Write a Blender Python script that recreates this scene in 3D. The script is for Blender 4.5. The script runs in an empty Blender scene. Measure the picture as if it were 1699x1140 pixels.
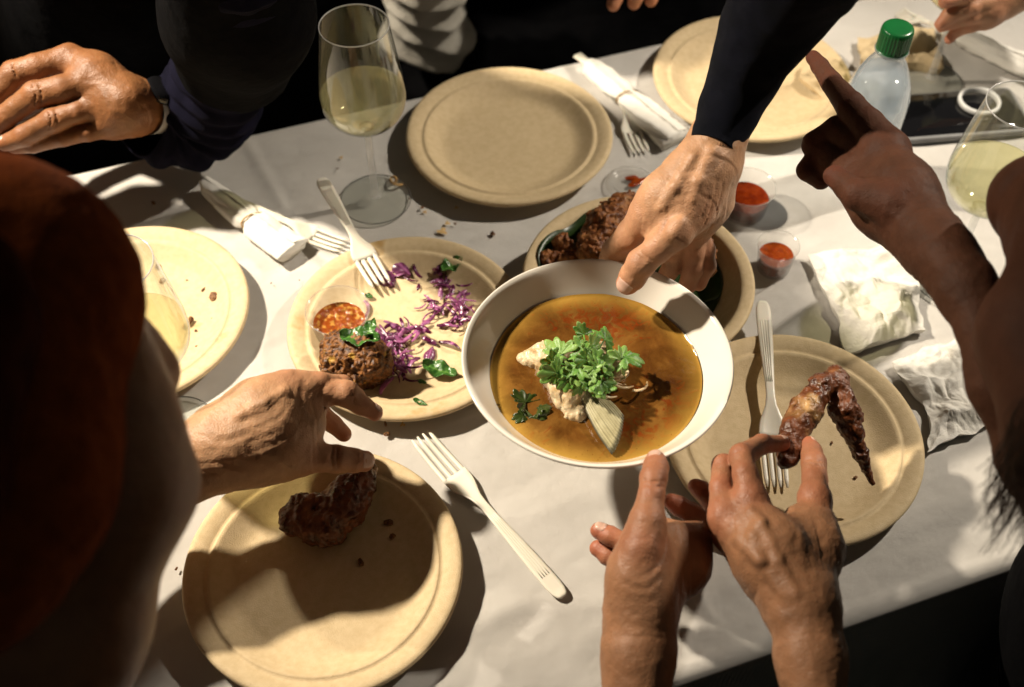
import bpy, math, random
import numpy as np
from mathutils import Vector, Matrix, Quaternion
rnd = random.Random(7)
scene = bpy.context.scene
C = bpy.data.collections.new('place'); scene.collection.children.link(C)

# ------------------------------------------------------------------ camera, sky, light
T = 0.75                                   # height of the table top above the ground
CAM_H, F_PX, PITCH, ROLL = 0.88286, 1931.1, 0.89432, 0.00118
IMW, IMH = 1699.0, 1140.0
_F = np.array([0, math.cos(PITCH), -math.sin(PITCH)]); _R0 = np.array([1., 0, 0]); _U0 = np.cross(_R0, _F)
_R = math.cos(ROLL)*_R0 + math.sin(ROLL)*_U0; _U = -math.sin(ROLL)*_R0 + math.cos(ROLL)*_U0
CAMP = np.array([0, 0, T + CAM_H])
cd = bpy.data.cameras.new('camera'); cam = bpy.data.objects.new('camera', cd); C.objects.link(cam)
cam.matrix_world = Matrix(((_R[0], _U[0], -_F[0], CAMP[0]), (_R[1], _U[1], -_F[1], CAMP[1]), (_R[2], _U[2], -_F[2], CAMP[2]), (0, 0, 0, 1)))
cd.sensor_fit = 'HORIZONTAL'; cd.sensor_width = 36; cd.lens = F_PX/IMW*36
cd.clip_start = 0.02; cd.clip_end = 500
cd.dof.use_dof = True; cd.dof.focus_distance = 1.0; cd.dof.aperture_fstop = 4.0
scene.camera = cam

world = bpy.data.worlds.new('World'); scene.world = world; world.use_nodes = True
wn = world.node_tree
sky = wn.nodes.new('ShaderNodeTexSky'); sky.sky_type = 'NISHITA'; sky.sun_disc = False
sky.sun_elevation = math.radians(9); sky.sun_rotation = math.radians(-60)
tint = wn.nodes.new('ShaderNodeMix'); tint.data_type = 'RGBA'; tint.blend_type = 'MULTIPLY'; tint.inputs[0].default_value = 1; tint.inputs[7].default_value = (1, .74, .50, 1)   # warm tint added to the sky fill
wn.links.new(sky.outputs[0], tint.inputs[6]); wn.links.new(tint.outputs[2], wn.nodes['Background'].inputs[0]); wn.nodes['Background'].inputs[1].default_value = 0.018

def aim(o, tgt):
    o.rotation_euler = (Vector(tgt) - o.location).to_track_quat('-Z', 'Y').to_euler()
sl = bpy.data.lights.new('sun', 'SUN'); sl.energy = 0.03; sl.angle = math.radians(0.5); sl.color = (1, .93, .82)
so = bpy.data.objects.new('sun', sl); C.objects.link(so); so.rotation_euler = (math.radians(81), 0, math.radians(180+60))

def spot(name, loc, tgt, watt, deg, blend, rad, col):
    l = bpy.data.lights.new(name, 'SPOT'); l.energy = watt; l.spot_size = math.radians(deg); l.spot_blend = blend
    l.shadow_soft_size = rad; l.color = col
    o = bpy.data.objects.new(name, l); C.objects.link(o); o.location = loc; aim(o, tgt); return o
# the two work lamps whose hard crossed shadows lie on the cloth
spot('work_lamp', (-1.20, 1.10, T+1.32), (-0.14, .82, T), 318, 46, .9, .042, (1, .87, .69))
spot('work_lamp', (1.45, 1.40, T+1.45), (0.31, .93, T), 172, 43, .95, .028, (1, .89, .74))

vs = scene.view_settings
vs.view_transform = 'Standard'; vs.look = 'None'; vs.exposure = 0; vs.gamma = 1; vs.use_curve_mapping = False
scene.cycles.max_bounces = 10; scene.cycles.transparent_max_bounces = 16; scene.cycles.transmission_bounces = 8
scene.cycles.caustics_refractive = True; scene.cycles.blur_glossy = 0.5; scene.cycles.sample_clamp_indirect = 4

# ------------------------------------------------------------------ helpers
def P(u, v, h=0.0):
    """the point seen at (u, v) in the photograph that stands h above the table top"""
    d = _F + _R*(u-IMW/2)/F_PX - _U*(v-IMH/2)/F_PX
    return CAMP + d*((T+h-CAMP[2])/d[2])
def mpp(X):
    return ((np.asarray(X)-CAMP)@_F)/F_PX          # metres per photo pixel at X
def PR(u, v, h, r):
    X = P(u, v, h); return (X[0], X[1], X[2], r*mpp(X))

def tag(o, label=None, cat=None, group=None, kind=None):
    if label: o['label'] = label
    if cat: o['category'] = cat
    if group: o['group'] = group
    if kind: o['kind'] = kind
    return o
def empty(name, loc, label=None, cat=None, group=None):
    o = bpy.data.objects.new(name, None); C.objects.link(o); o.location = Vector(loc); o.empty_display_size = .02
    return tag(o, label, cat, group)

def mesh_np(name, V, quads, tris=None, smooth=True):
    me = bpy.data.meshes.new(name)
    V = np.asarray(V, np.float32); quads = np.asarray(quads, np.int32).reshape(-1, 4)
    tris = np.zeros((0, 3), np.int32) if tris is None else np.asarray(tris, np.int32).reshape(-1, 3)
    nq, nt = len(quads), len(tris)
    me.vertices.add(len(V)); me.vertices.foreach_set('co', V.ravel())
    me.loops.add(nq*4+nt*3); me.loops.foreach_set('vertex_index', np.concatenate([quads.ravel(), tris.ravel()]).astype(np.int32))
    me.polygons.add(nq+nt)
    st = np.concatenate([np.arange(nq)*4, nq*4+np.arange(nt)*3]).astype(np.int32)
    me.polygons.foreach_set('loop_start', st)
    me.polygons.foreach_set('use_smooth', np.full(nq+nt, smooth))
    me.update(calc_edges=True); me.validate()
    return me
def attr(me, name, vals):
    a = me.attributes.new(name, 'FLOAT', 'POINT'); a.data.foreach_set('value', np.asarray(vals, np.float32))

class MB:
    """collects pieces of one mesh; world coordinates"""
    def __init__(s): s.V = []; s.Q = []; s.Tr = []; s.n = 0; s.A = []
    def add(s, V, Q=(), Tr=(), a=0.0):
        V = np.asarray(V, float).reshape(-1, 3)
        s.V.append(V)
        if len(Q): s.Q.append(np.asarray(Q, int).reshape(-1, 4)+s.n)
        if len(Tr): s.Tr.append(np.asarray(Tr, int).reshape(-1, 3)+s.n)
        s.A.append(np.broadcast_to(np.asarray(a, float), (len(V),))); s.n += len(V); return s
    def lathe(s, prof, c=(0, 0, 0), n=64, rot=None, closed=False, a=0.0):
        prof = np.asarray(prof, float); m = len(prof); th = np.arange(n)*2*math.pi/n
        V = np.stack([prof[:, 0, None]*np.cos(th), prof[:, 0, None]*np.sin(th), np.broadcast_to(prof[:, 1, None], (m, n))], -1).reshape(-1, 3)
        if rot is not None: V = V @ np.array(rot).T
        i = np.arange(m-1)[:, None]*n; j = np.arange(n)[None]; k = (j+1) % n
        Q = np.stack([i+j, i+k, i+n+k, i+n+j], -1).reshape(-1, 4)
        return s.add(V+np.asarray(c), Q, a=a)
    def grid(s, G, a=0.0, wrap=False):
        m, n = G.shape[:2]; i = np.arange(m-1)[:, None]*n; jj = np.arange(n if wrap else n-1)[None]; kk = (jj+1) % n
        return s.add(G.reshape(-1, 3), np.stack([i+jj, i+kk, i+n+kk, i+n+jj], -1).reshape(-1, 4), a=a)
    def box(s, c, d, ax=None, a=0.0):
        v = np.array([[x, y, z] for x in (-.5, .5) for y in (-.5, .5) for z in (-.5, .5)])*np.asarray(d)
        if ax is not None: v = v @ np.asarray(ax)
        return s.add(v+np.asarray(c), [[0, 1, 3, 2], [4, 6, 7, 5], [0, 4, 5, 1], [2, 3, 7, 6], [0, 2, 6, 4], [1, 5, 7, 3]], a=a)
    def tube(s, pts, rad, n=8, a=0.0, flat=1.0, up=None):
        pts = np.asarray(pts, float); m = len(pts); rad = np.broadcast_to(np.asarray(rad, float), (m,))
        t = np.gradient(pts, axis=0); t /= np.linalg.norm(t, axis=1)[:, None]+1e-12
        u = np.array([0, 0, 1.]) if up is None else np.asarray(up, float)
        G = np.zeros((m, n, 3)); th = np.arange(n)*2*math.pi/n
        for i in range(m):
            x = np.cross(u, t[i])
            if np.linalg.norm(x) < 1e-3: x = np.cross([1, 0, 0.], t[i])
            x /= np.linalg.norm(x); y = np.cross(t[i], x)
            if up is None: u = y
            G[i] = pts[i]+rad[i]*(np.cos(th)[:, None]*x+flat*np.sin(th)[:, None]*y)
        s.grid(G, a=a, wrap=True)
        b = s.n-m*n
        c0 = s.n; s.add([pts[0], pts[-1]], a=a)
        s.Tr.append(np.array([[c0, b+(j+1) % n, b+j] for j in range(n)]+[[c0+1, b+(m-1)*n+j, b+(m-1)*n+(j+1) % n] for j in range(n)]))
        return s
    def build(s, name, material, parent=None, loc=None, smooth=True, at=None):
        V = np.concatenate(s.V); o_ = np.zeros(3)
        if parent is not None:
            o_ = np.array(parent['_o']) if '_o' in parent else np.array(parent.location)
        elif loc is not None: o_ = np.asarray(loc, float)
        else:
            o_ = np.array([(V[:, 0].min()+V[:, 0].max())/2, (V[:, 1].min()+V[:, 1].max())/2, V[:, 2].min()])
        me = mesh_np(name, V-o_, np.concatenate(s.Q) if s.Q else np.zeros((0, 4)), np.concatenate(s.Tr) if s.Tr else None, smooth)
        attr(me, 'var', np.concatenate(s.A) if at is None else at)
        me.materials.append(material)
        o = bpy.data.objects.new(name, me); C.objects.link(o)
        if parent is not None:
            o.parent = parent
            WORLD0[o.name] = o_
        else: o.location = Vector(o_)
        return o
WORLD0 = {}
def sub(mb, name, material, part):
    """a sub-part: built in the coordinates of the part's thing"""
    root = part.parent if part.parent else part
    V = np.concatenate(mb.V); o_ = np.array(root.location)
    me = mesh_np(name, V-o_, np.concatenate(mb.Q) if mb.Q else np.zeros((0, 4)), np.concatenate(mb.Tr) if mb.Tr else None)
    attr(me, 'var', np.concatenate(mb.A)); me.materials.append(material)
    o = bpy.data.objects.new(name, me); C.objects.link(o); o.parent = part
    return o

# lattice noise --------------------------------------------------------------
def _h(i, j, k, s):
    x = (i.astype(np.int64)*374761393 + j.astype(np.int64)*668265263 + k.astype(np.int64)*2147483647 + s*1274126177) & 0xffffffff
    x = ((x ^ (x >> 13))*1274126177) & 0xffffffff
    x = ((x ^ (x >> 16))*2246822519) & 0xffffffff
    return ((x ^ (x >> 15)) & 0xffff)/65535.0
def vnoise(X, f, s=0):
    X = np.asarray(X)*f; i = np.floor(X).astype(np.int64); t = X-i; t = t*t*(3-2*t)
    r = 0
    for a in (0, 1):
        wa = t[..., 0] if a else 1-t[..., 0]
        for b in (0, 1):
            wb = t[..., 1] if b else 1-t[..., 1]
            for c in (0, 1):
                wc = t[..., 2] if c else 1-t[..., 2]
                r = r + wa*wb*wc*_h(i[..., 0]+a, i[..., 1]+b, i[..., 2]+c, s)
    return r*2-1
def fbm(X, f, o=3, s=0):
    r = 0; a = 1
    for k in range(o): r = r+a*vnoise(X, f*2**k, s+k*17); a *= .5
    return r

# distance-field bodies --------------------------------------------------------------
def smin(a, b, k):
    h = np.maximum(k-np.abs(a-b), 0)/k
    return np.minimum(a, b)-h*h*k*.25
class SDF:
    """smooth union of tapered capsules on a grid, meshed by surface nets into one continuous surface"""
    def __init__(s, allpts, vox, margin=.012):
        A = np.array(allpts, float); s.vox = vox; s.m = margin
        r = A[:, 3]+margin
        s.lo = (A[:, :3]-r[:, None]).min(0); hi = (A[:, :3]+r[:, None]).max(0)
        s.n = np.ceil((hi-s.lo)/vox).astype(int)+2
    def new(s): return np.full(s.n, s.m, np.float32)
    def cone(s, f, a, b, k):
        a = np.asarray(a, float); b = np.asarray(b, float); rr = max(a[3], b[3])+s.m
        lo = np.maximum(np.floor((np.minimum(a[:3], b[:3])-rr-s.lo)/s.vox).astype(int), 0)
        hi = np.minimum(np.ceil((np.maximum(a[:3], b[:3])+rr-s.lo)/s.vox).astype(int)+1, s.n)
        if (hi <= lo).any(): return
        ax = [(s.lo[d]+np.arange(lo[d], hi[d])*s.vox) for d in range(3)]
        X = (ax[0][:, None, None]-a[0]).astype(np.float32); Y = (ax[1][None, :, None]-a[1]).astype(np.float32); Z = (ax[2][None, None, :]-a[2]).astype(np.float32)
        a = a.astype(np.float32); b = b.astype(np.float32)
        d = b[:3]-a[:3]; L = (d*d).sum()+1e-12
        t = np.clip((X*d[0]+Y*d[1]+Z*d[2])/L, 0, 1)
        D = np.sqrt((X-t*d[0])**2+(Y-t*d[1])**2+(Z-t*d[2])**2)-(a[3]+t*(b[3]-a[3]))
        sl = tuple(slice(l, h) for l, h in zip(lo, hi))
        if k < 0:      # smooth cut
            f[sl] = -smin(-f[sl], D.astype(np.float32), -k)
        else: f[sl] = smin(f[sl], D.astype(np.float32), k)
    def chain(s, f, pts, k):
        if len(pts) == 1: s.cone(f, pts[0], pts[0], k)
        for a, b in zip(pts[:-1], pts[1:]): s.cone(f, a, b, k)
        return f
    def sub(s, pts):
        t = SDF(pts, s.vox, s.m); o = np.maximum(np.floor((t.lo-s.lo)/s.vox).astype(int), 0); t.lo = s.lo+o*s.vox; t.n = np.minimum(t.n+1, s.n-o); t.sl = tuple(slice(i, i+j) for i, j in zip(o, t.n)); return t
    def at(s, f, X):
        g = np.clip((np.asarray(X)-s.lo)/s.vox, 0, s.n-1.001); i = g.astype(int); t = g-i; r = 0
        for a in (0, 1):
            for b in (0, 1):
                for c in (0, 1):
                    r = r+f[i[..., 0]+a, i[..., 1]+b, i[..., 2]+c]*(t[..., 0] if a else 1-t[..., 0])*(t[..., 1] if b else 1-t[..., 1])*(t[..., 2] if c else 1-t[..., 2])
        return r
    def mesh(s, f, disp=None, band=.0045):
        if disp is not None:
            near = np.argwhere(np.abs(f) < min(s.m*.999, band))
            f = f.copy(); X = s.lo+near*s.vox
            f[tuple(near.T)] += disp(X).astype(np.float32)
        ins = f < 0; n = s.n-1
        c = np.zeros(n, np.int8)
        for a in (0, 1):
            for b in (0, 1):
                for d in (0, 1): c += ins[a:a+n[0], b:b+n[1], d:d+n[2]]
        act = np.argwhere((c > 0) & (c < 8)); idx = -np.ones(n, np.int64); idx[tuple(act.T)] = np.arange(len(act))
        S = np.zeros((len(act), 3)); cnt = np.zeros(len(act))
        cor = [(a, b, d) for a in (0, 1) for b in (0, 1) for d in (0, 1)]
        val = {q: f[act[:, 0]+q[0], act[:, 1]+q[1], act[:, 2]+q[2]] for q in cor}
        for q in cor:
            for d in range(3):
                if q[d]: continue
                p2 = tuple(1 if e == d else q[e] for e in range(3))
                v0, v1 = val[q], val[p2]; x = (v0 < 0) != (v1 < 0)
                t = np.where(x, v0/np.where(x, v0-v1, 1), 0)
                pt = np.repeat(np.array([q], float), len(act), 0); pt[:, d] += t
                S += np.where(x[:, None], pt, 0); cnt += x
        V = s.lo+(act+S/cnt[:, None])*s.vox
        Q = []
        for d in range(3):
            e, g = [(1, 2), (2, 0), (0, 1)][d]
            sa = [slice(None)]*3; sb = [slice(None)]*3; sa[d] = slice(0, -1); sb[d] = slice(1, None)
            A = ins[tuple(sa)]; B = ins[tuple(sb)]
            ed = np.argwhere(A != B)
            ok = (ed[:, e] > 0) & (ed[:, g] > 0) & (ed[:, e] < n[e]) & (ed[:, g] < n[g]) & (ed[:, d] < n[d]); ed = ed[ok]
            o = []
            for de, dg in ((-1, -1), (0, -1), (0, 0), (-1, 0)):
                q = ed.copy(); q[:, e] += de; q[:, g] += dg; o.append(idx[tuple(q.T)])
            q = np.stack(o, -1); fl = A[tuple(ed.T)]
            q[~fl] = q[~fl][:, ::-1]
            q = q[(q >= 0).all(1)]; Q.append(q)
        return V, np.concatenate(Q)

# ------------------------------------------------------------------ materials
def mat(name, c1, c2=None, scale=40, detail=5, rough=.5, bump=0, bscale=300, spec=.5, sss=0, trans=0, ior=1.45, lo=.35, hi=.65, coat=0, sheen=0, var=None, emit=None, bdet=3, rough2=None):
    m = bpy.data.materials.new(name); m.use_nodes = True; nt = m.node_tree; b = nt.nodes['Principled BSDF']
    N = nt.nodes.new; L = nt.links.new
    b.inputs['Roughness'].default_value = rough; b.inputs['Specular IOR Level'].default_value = spec
    b.inputs['IOR'].default_value = ior; b.inputs['Transmission Weight'].default_value = trans
    b.inputs['Coat Weight'].default_value = coat; b.inputs['Sheen Weight'].default_value = sheen
    if sss:
        b.inputs['Subsurface Weight'].default_value = sss; b.inputs['Subsurface Scale'].default_value = .004
        b.inputs['Subsurface Radius'].default_value = (1, .35, .18)
    col = None
    tc = N('ShaderNodeTexCoord')
    if c2 is not None:
        nz = N('ShaderNodeTexNoise'); nz.inputs['Scale'].default_value = scale; nz.inputs['Detail'].default_value = detail
        L(tc.outputs['Object'], nz.inputs['Vector'])
        mr = N('ShaderNodeMapRange'); mr.inputs[1].default_value = lo; mr.inputs[2].default_value = hi; L(nz.outputs[0], mr.inputs[0])
        mx = N('ShaderNodeMix'); mx.data_type = 'RGBA'; mx.inputs[6].default_value = (*c1, 1); mx.inputs[7].default_value = (*c2, 1)
        L(mr.outputs[0], mx.inputs[0]); col = mx.outputs[2]
        if rough2 is not None:
            m2 = N('ShaderNodeMapRange'); m2.inputs[1].default_value = lo; m2.inputs[2].default_value = hi
            m2.inputs[3].default_value = rough; m2.inputs[4].default_value = rough2; L(nz.outputs[0], m2.inputs[0]); L(m2.outputs[0], b.inputs['Roughness'])
    if var is not None:
        at = N('ShaderNodeAttribute'); at.attribute_name = 'var'
        mv = N('ShaderNodeMix'); mv.data_type = 'RGBA'; mv.inputs[7].default_value = (*var, 1)
        L(at.outputs['Fac'], mv.inputs[0])
        if col is None: mv.inputs[6].default_value = (*c1, 1)
        else: L(col, mv.inputs[6])
        col = mv.outputs[2]
    if col is None: b.inputs['Base Color'].default_value = (*c1, 1)
    else: L(col, b.inputs['Base Color'])
    if bump:
        n2 = N('ShaderNodeTexNoise'); n2.inputs['Scale'].default_value = bscale; n2.inputs['Detail'].default_value = bdet
        L(tc.outputs['Object'], n2.inputs['Vector'])
        bp = N('ShaderNodeBump'); bp.inputs['Strength'].default_value = 1; bp.inputs['Distance'].default_value = bump
        L(n2.outputs[0], bp.inputs['Height']); L(bp.outputs[0], b.inputs['Normal'])
    return m
def weave(m, scale, dist):
    """fine woven threads as relief on a cloth material"""
    nt = m.node_tree; N = nt.nodes.new; L = nt.links.new; b = nt.nodes['Principled BSDF']
    tc = N('ShaderNodeTexCoord'); out = []
    for ang in (0, math.pi/2):
        mp = N('ShaderNodeMapping'); mp.inputs['Rotation'].default_value = (0, 0, ang+math.radians(19.4)); L(tc.outputs['Object'], mp.inputs[0])
        w = N('ShaderNodeTexWave'); w.inputs['Scale'].default_value = scale; w.inputs['Distortion'].default_value = 1.5; w.inputs['Detail'].default_value = 2
        w.inputs['Detail Scale'].default_value = 3; L(mp.outputs[0], w.inputs[0]); out.append(w.outputs['Fac'])
    ad = N('ShaderNodeMath'); L(out[0], ad.inputs[0]); L(out[1], ad.inputs[1])
    bp = N('ShaderNodeBump'); bp.inputs['Distance'].default_value = dist; L(ad.outputs[0], bp.inputs['Height'])
    old = b.inputs['Normal'].links
    if old: L(old[0].from_socket, bp.inputs['Normal'])
    L(bp.outputs[0], b.inputs['Normal']); return m
def skin(name, base, red, rough=.5, dark=None):
    m = mat(name, base, tuple(c*.66 for c in base), scale=55, detail=8, rough=rough, sss=.12, var=red, spec=.45, lo=.3, hi=.75)
    nt = m.node_tree; N = nt.nodes.new; L = nt.links.new; b = nt.nodes['Principled BSDF']; tc = N('ShaderNodeTexCoord')
    v = N('ShaderNodeTexVoronoi'); v.feature = 'DISTANCE_TO_EDGE'; v.inputs['Scale'].default_value = 430
    w = N('ShaderNodeTexNoise'); w.inputs['Scale'].default_value = 60; w.inputs['Detail'].default_value = 3; L(tc.outputs['Object'], w.inputs['Vector'])
    ad = N('ShaderNodeMix'); ad.data_type = 'VECTOR'; ad.inputs[0].default_value = .012; L(tc.outputs['Object'], ad.inputs[4]); L(w.outputs['Color'], ad.inputs[5]); L(ad.outputs[1], v.inputs['Vector'])
    v2 = N('ShaderNodeTexVoronoi'); v2.feature = 'DISTANCE_TO_EDGE'; v2.inputs['Scale'].default_value = 150; L(ad.outputs[1], v2.inputs['Vector'])
    n = N('ShaderNodeTexNoise'); n.inputs['Scale'].default_value = 120; n.inputs['Detail'].default_value = 7; L(tc.outputs['Object'], n.inputs['Vector'])
    b1 = N('ShaderNodeBump'); b1.inputs['Distance'].default_value = .0005; b1.inputs['Strength'].default_value = .8; L(v.outputs['Distance'], b1.inputs['Height'])
    b3 = N('ShaderNodeBump'); b3.inputs['Distance'].default_value = .0003; b3.inputs['Strength'].default_value = .6; L(v2.outputs['Distance'], b3.inputs['Height'])
    b2 = N('ShaderNodeBump'); b2.inputs['Distance'].default_value = .0007; b2.inputs['Strength'].default_value = .8; L(n.outputs[0], b2.inputs['Height'])
    L(b1.outputs[0], b3.inputs['Normal']); L(b3.outputs[0], b2.inputs['Normal']); L(b2.outputs[0], b.inputs['Normal'])
    return m
def thin(name, tint, diffuse=0.0, dcol=(.9, .9, .9), rough=.03, refl=1.0):
    """thin clear wall: see-through with Fresnel gloss and a little milkiness"""
    m = bpy.data.materials.new(name); m.use_nodes = True; nt = m.node_tree; nt.nodes.clear(); N = nt.nodes.new; L = nt.links.new
    out = N('ShaderNodeOutputMaterial'); tr = N('ShaderNodeBsdfTransparent'); tr.inputs[0].default_value = (*tint, 1)
    gl = N('ShaderNodeBsdfGlossy'); gl.inputs['Roughness'].default_value = rough
    fr = N('ShaderNodeLayerWeight'); fr.inputs[0].default_value = .5
    pw = N('ShaderNodeMath'); pw.operation = 'POWER'; L(fr.outputs['Facing'], pw.inputs[0]); pw.inputs[1].default_value = 2.6
    mm = N('ShaderNodeMapRange'); mm.inputs[3].default_value = .05*refl; mm.inputs[4].default_value = .85*refl; L(pw.outputs[0], mm.inputs[0])
    df = N('ShaderNodeBsdfDiffuse'); df.inputs[0].default_value = (*dcol, 1); tl = N('ShaderNodeBsdfTranslucent'); tl.inputs[0].default_value = (*dcol, 1)
    m0 = N('ShaderNodeMixShader'); L(df.outputs[0], m0.inputs[1]); L(tl.outputs[0], m0.inputs[2])
    m1 = N('ShaderNodeMixShader'); m1.inputs[0].default_value = diffuse; L(tr.outputs[0], m1.inputs[1]); L(m0.outputs[0], m1.inputs[2])
    m2 = N('ShaderNodeMixShader'); L(mm.outputs[0], m2.inputs[0]); L(m1.outputs[0], m2.inputs[1]); L(gl.outputs[0], m2.inputs[2])
    L(m2.outputs[0], out.inputs[0]); return m

M = {}
M['cloth'] = weave(mat('table_linen', (.72, .69, .645), (.63, .60, .555), scale=9, detail=8, rough=.85, spec=.15, sheen=.1, bump=.0012, bscale=60, bdet=5), 420, .00025)
M['fiber'] = mat('moulded_fibre', (.60, .47, .285), (.54, .415, .24), scale=160, detail=8, rough=.68, spec=.3, bump=.0004, bscale=900)
M['fiber_stain'] = mat('moulded_fibre_oily', (.60, .47, .285), (.54, .415, .24), scale=160, detail=8, rough=.62, spec=.35, bump=.0004, bscale=900)
def stain(m, col, scale, lo, hi):
    nt = m.node_tree; N = nt.nodes.new; L = nt.links.new; b = nt.nodes['Principled BSDF']; src = b.inputs['Base Color'].links[0].from_socket
    tc = N('ShaderNodeTexCoord'); n = N('ShaderNodeTexNoise'); n.inputs['Scale'].default_value = scale; n.inputs['Detail'].default_value = 9; n.inputs['Roughness'].default_value = .6; L(tc.outputs['Object'], n.inputs[0])
    r = N('ShaderNodeMapRange'); r.inputs[1].default_value = lo; r.inputs[2].default_value = hi; r.inputs[4].default_value = .75; L(n.outputs[0], r.inputs[0])
    mx = N('ShaderNodeMix'); mx.data_type = 'RGBA'; mx.inputs[7].default_value = (*col, 1); L(r.outputs[0], mx.inputs[0]); L(src, mx.inputs[6]); L(mx.outputs[2], b.inputs['Base Color'])
stain(M['fiber'], (.36, .25, .12), 520, .64, .74); stain(M['fiber_stain'], (.36, .25, .12), 520, .64, .74)
stain(M['fiber_stain'], (.42, .24, .06), 26, .60, .74)
M['ceramic'] = mat('white_ceramic', (.76, .72, .645), (.72, .675, .595), scale=12, rough=.12, spec=.5, coat=.3)
M['plastic'] = mat('bioplastic', (.72, .68, .58), (.67, .63, .53), scale=30, rough=.33, sss=.1, spec=.5)
M['paper'] = mat('napkin_paper', (.74, .715, .66), (.68, .655, .595), scale=25, rough=.9, spec=.1, bump=.0003, bscale=700)
M['stem_glass'] = thin('clear_glass', (.985, .99, .985), diffuse=.28, rough=.02, refl=1.0)
M['rim_dark'] = thin('glass_edge', (.45, .46, .45), diffuse=.15, rough=.05)
M['rim_highlight'] = thin('glass_rim_highlight', (.7, .7, .7), diffuse=.8, rough=.1)  # milky white stands in for the bright highlight along the rim
M['thin_glass'] = thin('thin_clear_glass', (.96, .97, .955), diffuse=.02)
M['wine'] = thin('white_wine', (.985, .97, .80), diffuse=.20, dcol=(1, .94, .56), rough=.02, refl=.8)
M['navy'] = weave(mat('navy_knit', (.007, .008, .016), (.004, .005, .010), scale=60, rough=.95, spec=.08, sheen=.02, bump=.0015, bscale=160), 900, .0004)
M['navy_shirt'] = weave(mat('navy_cotton', (.011, .0105, .026), (.006, .006, .016), scale=40, rough=.9, spec=.08, sheen=.0, bump=.0015, bscale=120), 900, .0003)
M['black'] = mat('black_cloth', (.0035, .0035, .004), (.002, .002, .0025), scale=30, rough=.95, spec=.05, bump=.002, bscale=60)
M['white_shirt'] = weave(mat('grey_white_cotton', (.62, .59, .52), (.54, .51, .44), scale=30, rough=.9, spec=.1, bump=.002, bscale=90), 600, .0003)
M['skin_warm'] = skin('skin_warm', (.50, .275, .15), (.50, .17, .10))
M['skin_tan'] = skin('skin_tan', (.50, .28, .15), (.50, .17, .09))
M['skin_brown'] = skin('skin_brown', (.24, .10, .036), (.22, .075, .03))
M['skin_shaded'] = skin('skin_in_shade', (.085, .034, .018), (.10, .028, .017), rough=.62)  # skin colour darkened to stand in for the shade on this figure
M['skin_shaded'].node_tree.nodes['Principled BSDF'].inputs['Specular IOR Level'].default_value = .2
M['skin_dimmed'] = skin('skin_dimmed', (.36, .175, .088), (.40, .105, .058))  # darker skin tone with partial shadow put into the colour
M['nail'] = mat('finger_nail', (.62, .41, .32), (.57, .36, .28), scale=60, rough=.2, spec=.5, sss=.1)
M['felt'] = mat('rust_felt', (.26, .060, .013), (.18, .040, .009), scale=70, rough=1, spec=.0, sheen=.04, bump=.0015, bscale=400)
M['felt_dark'] = mat('dark_felt', (.05, .010, .004), (.03, .006, .003), scale=70, rough=.95, spec=.03)
M['hair'] = mat('dark_hair', (.03, .018, .012), (.06, .03, .018), scale=60, rough=.45, spec=.4)
M['armhair'] = mat('arm_hair', (.20, .11, .05), rough=.5)
M['wood'] = mat('table_board', (.22, .15, .09), (.16, .11, .07), scale=14, rough=.7)
M['steel'] = mat('steel', (.4, .4, .42), rough=.3, spec=.6)
M['ground'] = mat('asphalt', (.035, .035, .036), (.022, .022, .023), scale=14, detail=10, rough=.95, spec=.1, bump=.004, bscale=90)
M['twine'] = mat('twine', (.45, .28, .11), (.32, .19, .07), scale=500, rough=.9)
M['glaze'] = mat('roast_glaze', (.050, .013, .004), (.17, .048, .012), scale=110, detail=8, rough=.22, spec=.6, bump=.0016, bscale=260, bdet=6, var=(.55, .32, .12), rough2=.5)
M['fried'] = mat('fried_crust', (.075, .018, .004), (.30, .105, .022), scale=150, detail=8, rough=.4, spec=.5, bump=.0018, bscale=330, bdet=6, var=(.45, .22, .07), rough2=.6)
M['fritter'] = mat('fritter_crust', (.045, .013, .003), (.27, .105, .020), scale=260, detail=8, rough=.35, spec=.5, bump=.0015, bscale=420, bdet=6, var=(.50, .29, .04), lo=.38, hi=.66, rough2=.6)
M['cabbage'] = mat('red_cabbage', (.10, .008, .050), (.05, .004, .03), scale=90, rough=.25, spec=.6, sss=.1, var=(.44, .15, .33))
M['mint'] = mat('fried_mint', (.018, .065, .012), (.05, .15, .025), scale=220, rough=.2, spec=.6, bump=.0006, bscale=500, var=(.16, .30, .06))
M['cilantro'] = mat('cilantro_leaf', (.04, .125, .016), (.12, .27, .045), scale=130, rough=.4, spec=.4, bump=.0004, bscale=500, sss=.1, var=(.22, .36, .09))
M['wet_cilantro'] = mat('soaked_cilantro', (.02, .035, .006), (.035, .055, .01), scale=120, rough=.25, var=(.06, .08, .02))
M['stain'] = mat('soaked_sauce', (.55, .33, .10), (.62, .45, .22), scale=300, rough=.8)
M['banana'] = mat('banana_leaf', (.012, .026, .006), (.022, .045, .010), scale=20, rough=.35, spec=.4, var=(.07, .10, .03))
M['fish'] = mat('fish_meat', (.64, .53, .35), (.46, .31, .15), scale=130, detail=7, rough=.35, spec=.5, sss=.15, bump=.0012, bscale=260, var=(.13, .085, .06))
M['fin'] = mat('tail_fin', (.46, .42, .26), (.33, .29, .16), scale=90, rough=.3, spec=.5, var=(.045, .04, .022))
M['crumb'] = mat('crumb', (.07, .022, .007), (.26, .12, .03), scale=400, rough=.6, bump=.001, bscale=600)
M['green_cap'] = mat('green_plastic', (.008, .12, .030), (.006, .095, .024), scale=30, rough=.28, spec=.5, sss=.05)
M['pet'] = thin('thin_pet', (.93, .955, .975), diffuse=.30, dcol=(.82, .89, .95), rough=.08)
M['water'] = thin('bottle_water', (.93, .96, .985), diffuse=.16, dcol=(.80, .88, .96), rough=.1)
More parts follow.
